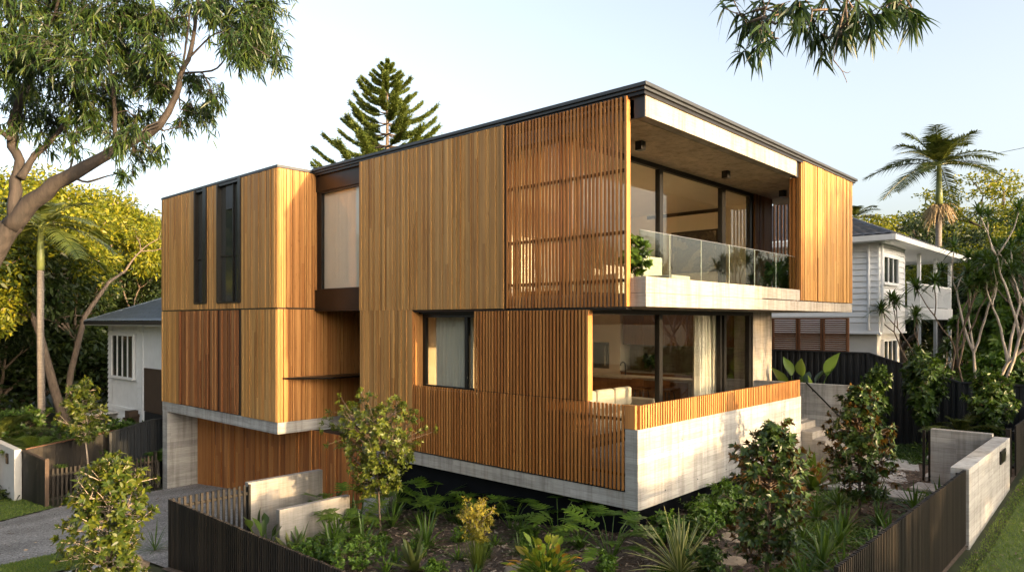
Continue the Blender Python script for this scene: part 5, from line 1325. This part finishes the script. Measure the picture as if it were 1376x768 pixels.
for x,y in ((-2.9,1.0),(-1.2,2.2),(-2.2,2.1),(-1.4,.6),(-3.3,2.6),(-2.6,3.6),(-.9,3.0),(-1.9,.0),(-1.5,3.9),(-2.8,3.0),(-.5,-.9),(.8,-1.6)):
    rosette('seedling', lab, 'plant', P3z(x,y), M['mid'], 22, rnd.uniform(.2,.36), .035, (.1,1.4), .3, group=lab)
lab='low green leafy cushion between the tufts of the bark bed'
for x,y in ((-3.1,1.7),(-1.3,3.0),(-2.4,2.9),(-1.0,1.6),(-2.0,.6),(-3.5,4.0),(-2.9,3.9),(-1.6,-.5),(-.2,-1.0),(-2.2,4.2)):
    shrub('low_shrub',lab,'shrub',P3z(x,y),rnd.uniform(.16,.3),rnd.uniform(.4,.65),4,(M['mid'],M['barkd']),(.05,.026),(7,10),.05,.005,sub=9,group=lab)
lab='low leafy border plant along the foot of the parapet'
for x,y in ((.9,-.75),(1.75,-.65),(2.75,-.8),(3.8,-.75),(.2,-.45)):
    shrub('border_shrub',lab,'shrub',P3z(x,y),rnd.uniform(.4,.55),.8,4,(M['mid'],M['barkd']),(.085,.04),(7,10),.05,.008,sub=10,group=lab)
# rocks
for lab,x,y,s in (('rounded boulder beside the footpath at the lower left',-5.5,7.55,.32),('pale rock in the bark bed left of the croton',-2.25,.75,.16),('small tan rock near the bromeliad',-1.6,.6,.1)):
    bm_ = MB(); k=9
    for r in range(6):
        for i in range(k):
            a=i*2*math.pi/k; e=-.3+r*.36; q=s*(1+.12*math.sin(i*1.7+r*2.1))
            bm_.v.append((x+math.cos(a)*math.cos(min(e,1.5))*q*1.3,y+math.sin(a)*math.cos(min(e,1.5))*q,gz(x,y)+math.sin(min(e,1.5))*q*.75))
    for r in range(5):
        for i in range(k): bm_.f.append((r*k+i,r*k+(i+1)%k,(r+1)*k+(i+1)%k,(r+1)*k+i))
    tag(bm_.build('rock', M['rock'], None, (x,y,gz(x,y)), smooth=True), lab, 'rock')
# ground cover of the right bed and along the fence
n = 9500; X = rng.uniform(-2.5,6.0,n); Y = rng.uniform(-4.1,-1.0,n); k = (np.sin(X*2.1+Y*1.3)+np.sin(X*.9-Y*2.7)+rng.normal(0,.5,n))>.35; X=X[k];Y=Y[k]; n=len(X)
fb = FB(); c = np.stack([X,Y,g(X,Y)],1); m = 7
C = np.repeat(c,m,0)+rng.normal(0,.03,(n*m,3))*np.array([1,1,0]); 
fb.blades(C+np.array([0,0,.01]), unit(rand_dirs(n*m,.05,.8)), rand_dirs(n*m,.3,1.), rng.uniform(.05,.13,n*m), rng.uniform(.018,.035,n*m), (.2,1.,.8,.1), .3)
tag(fb.build('ground_cover', M['mid'], None, (0,0,0)), 'low leafy ground cover between the stepping stones and the lawn fence', 'ground cover', kind='stuff')
n = 2600; X = rng.uniform(8.8,12.3,n); Y = rng.uniform(-4.1,.8,n); c = np.stack([X,Y,g(X,Y)],1); m=7; C = np.repeat(c,m,0)+rng.normal(0,.04,(n*m,3))*np.array([1,1,0]); fb=FB()
fb.blades(C+np.array([0,0,.01]), unit(rand_dirs(n*m,.05,.9)), rand_dirs(n*m,.3,1.), rng.uniform(.06,.18,n*m), rng.uniform(.02,.04,n*m), (.2,1.,.8,.1), .3)
tag(fb.build('ground_cover', M['dark'], None, (0,0,0)), 'low ground cover in front of the dark metal fence', 'ground cover', kind='stuff')
n = 9000; X = rng.uniform(-9,-.3,n); Y = rng.uniform(20.2,33,n); c = np.stack([X,Y,g(X,Y)],1); m=5; C = np.repeat(c,m,0)+rng.normal(0,.15,(n*m,3)); C[:,2]=np.maximum(C[:,2],-2); fb=FB()
fb.blades(C, unit(rand_dirs(n*m,.1,.9)), rand_dirs(n*m), rng.uniform(.15,.5,n*m), rng.uniform(.04,.09,n*m), (.3,1.,.8,.1), .4)
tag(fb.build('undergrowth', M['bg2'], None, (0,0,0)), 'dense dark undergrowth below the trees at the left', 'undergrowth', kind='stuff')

# ---- pale branching trees in front of the right house
def dracaena(name, label, loc, limbs, tipn, mat, barkm, L=.5, W=.035, n=34):
    t = thing(name, label, 'tree', loc); o=np.array(loc,float); mb=MB(); tips=[]
    for d,l,r,lv in limbs: grow(mb, o+[0,0,-.1], unit(np.array(d,float)), l, r, lv, tips, .5, (2,3), .18, .62, 5, 7, .13)
    mb.build('trunk', barkm, t, smooth=True); fb=FB()
    for p,d in tips:
        az=np.arange(n)*2.399; u=(np.arange(n)+.5)/n; e=-.25+1.6*u+rng.normal(0,.1,n); D=np.stack([np.cos(az)*np.cos(e),np.sin(az)*np.cos(e),np.sin(e)],1)
        Nn=np.stack([-np.cos(az)*np.sin(e),-np.sin(az)*np.sin(e),np.cos(e)],1)
        fb.blades(np.repeat([p],n,0)+d*rng.uniform(-.12,.05,(n,1)), D, Nn, rng.uniform(.7,1.1,n)*L, W, (.5,1,.9,.6,.05), .38, .1)
    fb.build('foliage', mat, t); return t
dracaena('dracaena_tree','pale forked tree with spiky leaf heads in front of the white verandah',(13.9,-2.45,.2),[((.15,-.25,1),2.7,.07,2),((.35,-.05,1),2.9,.06,2)],0,M['drac'],M['barkf'],.55,.05,46)
dracaena('dracaena_tree','forked bare limbed pale tree at the right edge behind the metal fence',(13.7,-3.1,.2),[((.35,-.5,1),3.4,.085,2),((.15,-.1,1),3.3,.06,2)],0,M['drac'],M['barkf'],.6,.05,46)
dracaena('dracaena_tree','leafy spiky dracaena by the lower windows of the white house',(14.3,-1.35,.1),[((-.1,.1,1),1.3,.04,2),((.1,-.2,1),1.6,.04,2)],0,M['drac'],M['barkl'],.5,.045,46)
dracaena('dracaena_tree','spiky dracaena whose heads hide the verandah posts of the white house',(14.7,-1.75,.2),[((.1,-.2,1),2.7,.05,2),((.3,.2,1),2.6,.05,2),((.0,-.5,1),2.5,.05,2)],0,M['drac'],M['barkd'],.65,.055,50)
dracaena('dracaena_tree','tall spiky dracaena heads behind the pale limbs at the right',(18.5,-3.6,.2),[((.1,-.2,1),3.4,.06,2),((-.1,.2,1),3.6,.06,2),((.3,.3,1),3.2,.06,2),((-.2,-.4,1),2.9,.06,2)],0,M['drac'],M['barkd'],.7,.06,50)
dracaena('dracaena_tree','spiky dracaena heads at the right edge of the photo',(19.5,-6.2,.2),[((.1,-.2,1),3.6,.06,2),((-.2,.2,1),3.2,.06,2),((-.4,.5,1),3.0,.06,2)],0,M['drac'],M['barkd'],.7,.06,50)
for lab,x,y,h,w,m in (('tall leafy tree filling the right edge behind the dracaena heads',24.,-5.2,6.2,5.,'mid'),('tall dark leafy tree behind the verandah end of the white house',30.,-2.6,6.6,5.,'dark'),('leafy tree in front of the far verandah posts',21.,-2.2,4.6,3.6,'mid')):
    shrub('jungle_tree',lab,'tree',(x,y,.1),h,w,3,(M[m],M['barkd']),(.34,.11),(9,13),.12,.06,sub=60,group='dense garden trees by the right house')
for lab,x,y,h,w,m in (('dark bush filling the gap behind the fence below the verandah',14.6,-.9,1.9,2.2,'dark'),('dark bush behind the fence at the right edge',15.5,-5.0,2.5,3.0,'dark'),('mid green bush between the dracaena trunks',16.5,-2.6,2.6,2.6,'mid'),('dark bush under the pale limbs',14.7,-3.6,2.3,1.8,'dark'),('broad dark bush at far right beside the verandah posts',22,-3.2,3.6,3.4,'dark')):
    shrub('fence_bush',lab,'shrub',(x,y,.1),h,w,4,(M[m],M['barkd']),(.22,.09),(7,10),.08,.03,sub=22,group='bushes behind the right fence')
for lab,x,y,h,w,m in (('dark bush behind the paling fence at the left',-2.0,20.8,2.2,2.2,'dark'),('leafy bush behind the palings beside the left house',-.6,21.5,2.0,1.8,'dark'),('bush under the gum trunk at the left edge',-6.2,24.5,3.0,3.0,'mid'),('big leaved bush below the left palm',-3.2,24.4,2.4,2.6,'dark')):
    shrub('forest_bush',lab,'shrub',(x,y,-2.),h,w,4,(M[m],M['barkd']),(.22,.08),(7,10),.08,.03,sub=22,group='bushes behind the paling fence')
# pale leaning trunks under the left trees
for lab,pts,r in (('thick golden brown trunk at the left edge beside the grey wall',[(-5.0,21.8,-2),(-4.9,21.9,-.2),(-4.7,22.1,.9),(-5.1,22.4,2.4)],[.22,.17,.15,.1]),('pale leaning trunk between the left palm and the left house',[(-.9,28.0,-2),(-.6,28.3,1.5),(.1,28.8,4.0),(1.3,29.5,5.6),(2.2,30.,6.2)],[.16,.13,.11,.08,.05]),
    ('grey leaning trunk right of the left palm trunk',[(-.6,27.6,-2),(-1.3,28,1.0),(-1.7,28.4,3.2)],[.22,.18,.14])):
    t = thing('bare_trunk',lab,'tree',pts[0]); mb=MB(); mb.tube(pts,r,9); tips=[]
    grow(mb,pts[-1],unit(np.array(pts[-1])-np.array(pts[-2])),1.6,r[-1],2,tips,.5,(2,3),.1,.7)
    mb.build('trunk',M['barkd'],t,smooth=True); fb=FB(); clump_leaves(fb,tips,70,.5,.2,.07); fb.build('crown',M['bg1'],t)

n = 420; X = rng.uniform(-9,-.3,n); Y = rng.uniform(10,17,n); P_=np.stack([X,Y,g(X,Y)+.004],1); fb=FB()
fb.blades(P_, rand_dirs(n,-.05,.05), rand_dirs(n,.7,1.), rng.uniform(.05,.11,n), rng.uniform(.014,.03,n), (.2,1.,.8,.1), -.1, .15)
tag(fb.build('leaf_litter', M['chip'], None, (0,0,0)), 'dry fallen leaves scattered over the driveway', 'leaf litter', kind='stuff')
n = 260; X = rng.uniform(-1,12,n); Y = rng.uniform(-8,-4.4,n); P_=np.stack([X,Y,g(X,Y)+.05],1); fb=FB()
fb.blades(P_, rand_dirs(n,-.1,.1), rand_dirs(n,.6,1.), rng.uniform(.06,.13,n), rng.uniform(.014,.03,n), (.2,1.,.8,.1), -.1, .15)
tag(fb.build('leaf_litter', M['chip'], None, (0,0,0)), 'dry fallen leaves on the lawn at the lower right', 'leaf litter', kind='stuff')
# ------------------------------------------------------------------ light, sky, camera
SUN_EL = R(7.0); sv = Vector((.078, -1, 0)).normalized()
w = bpy.data.worlds.new('World'); scene.world = w; w.use_nodes = True
nt = w.node_tree; nt.nodes.clear()
sky = nt.nodes.new('ShaderNodeTexSky'); sky.sky_type = 'NISHITA'; sky.sun_disc = False
sky.sun_elevation = SUN_EL; sky.sun_rotation = math.atan2(sv.x, sv.y) % (2*math.pi)
sky.altitude = 20; sky.air_density = .7; sky.dust_density = 6; sky.ozone_density = .3
bg = nt.nodes.new('ShaderNodeBackground'); bg.inputs['Strength'].default_value = SKY_STRENGTH
out = nt.nodes.new('ShaderNodeOutputWorld')
hs = nt.nodes.new('ShaderNodeHueSaturation'); hs.inputs['Saturation'].default_value = .66
nt.links.new(sky.outputs[0], hs.inputs['Color']); nt.links.new(hs.outputs[0], bg.inputs[0]); nt.links.new(bg.outputs[0], out.inputs[0])
ld = bpy.data.lights.new('sun', 'SUN'); ld.energy = SUN_STRENGTH; ld.angle = R(.6); ld.color = SUN_COL
lo = bpy.data.objects.new('sun', ld); COL.objects.link(lo)
d = Vector((-sv.x*math.cos(SUN_EL), -sv.y*math.cos(SUN_EL), -math.sin(SUN_EL)))
lo.rotation_euler = d.to_track_quat('-Z','Y').to_euler(); lo.location = (0,-30,12)

cd = bpy.data.cameras.new('camera'); cam = bpy.data.objects.new('camera', cd); COL.objects.link(cam)
cam.location = (-10.288, -6.535, 3.8)
fwd = Vector((.7372, .67568, 0)); cam.rotation_euler = fwd.to_track_quat('-Z','Y').to_euler()
cd.sensor_width = 36; cd.sensor_fit = 'HORIZONTAL'; cd.lens = 951.4/1376*36
cd.shift_y = (431-384)/1376; cd.shift_x = 0
cd.clip_end = 3000; cd.clip_start = .05
scene.camera = cam
scene.render.resolution_x = 1024; scene.render.resolution_y = 571
vs = scene.view_settings; vs.view_transform = 'Standard'; vs.look = 'None'; vs.exposure = EXPOSURE; vs.gamma = 1; vs.use_curve_mapping = False
scene.cycles.max_bounces = 8; scene.cycles.transparent_max_bounces = 16; scene.cycles.caustics_reflective = False; scene.cycles.caustics_refractive = False
scene.cycles.use_denoising = True; scene.cycles.sample_clamp_indirect = 4
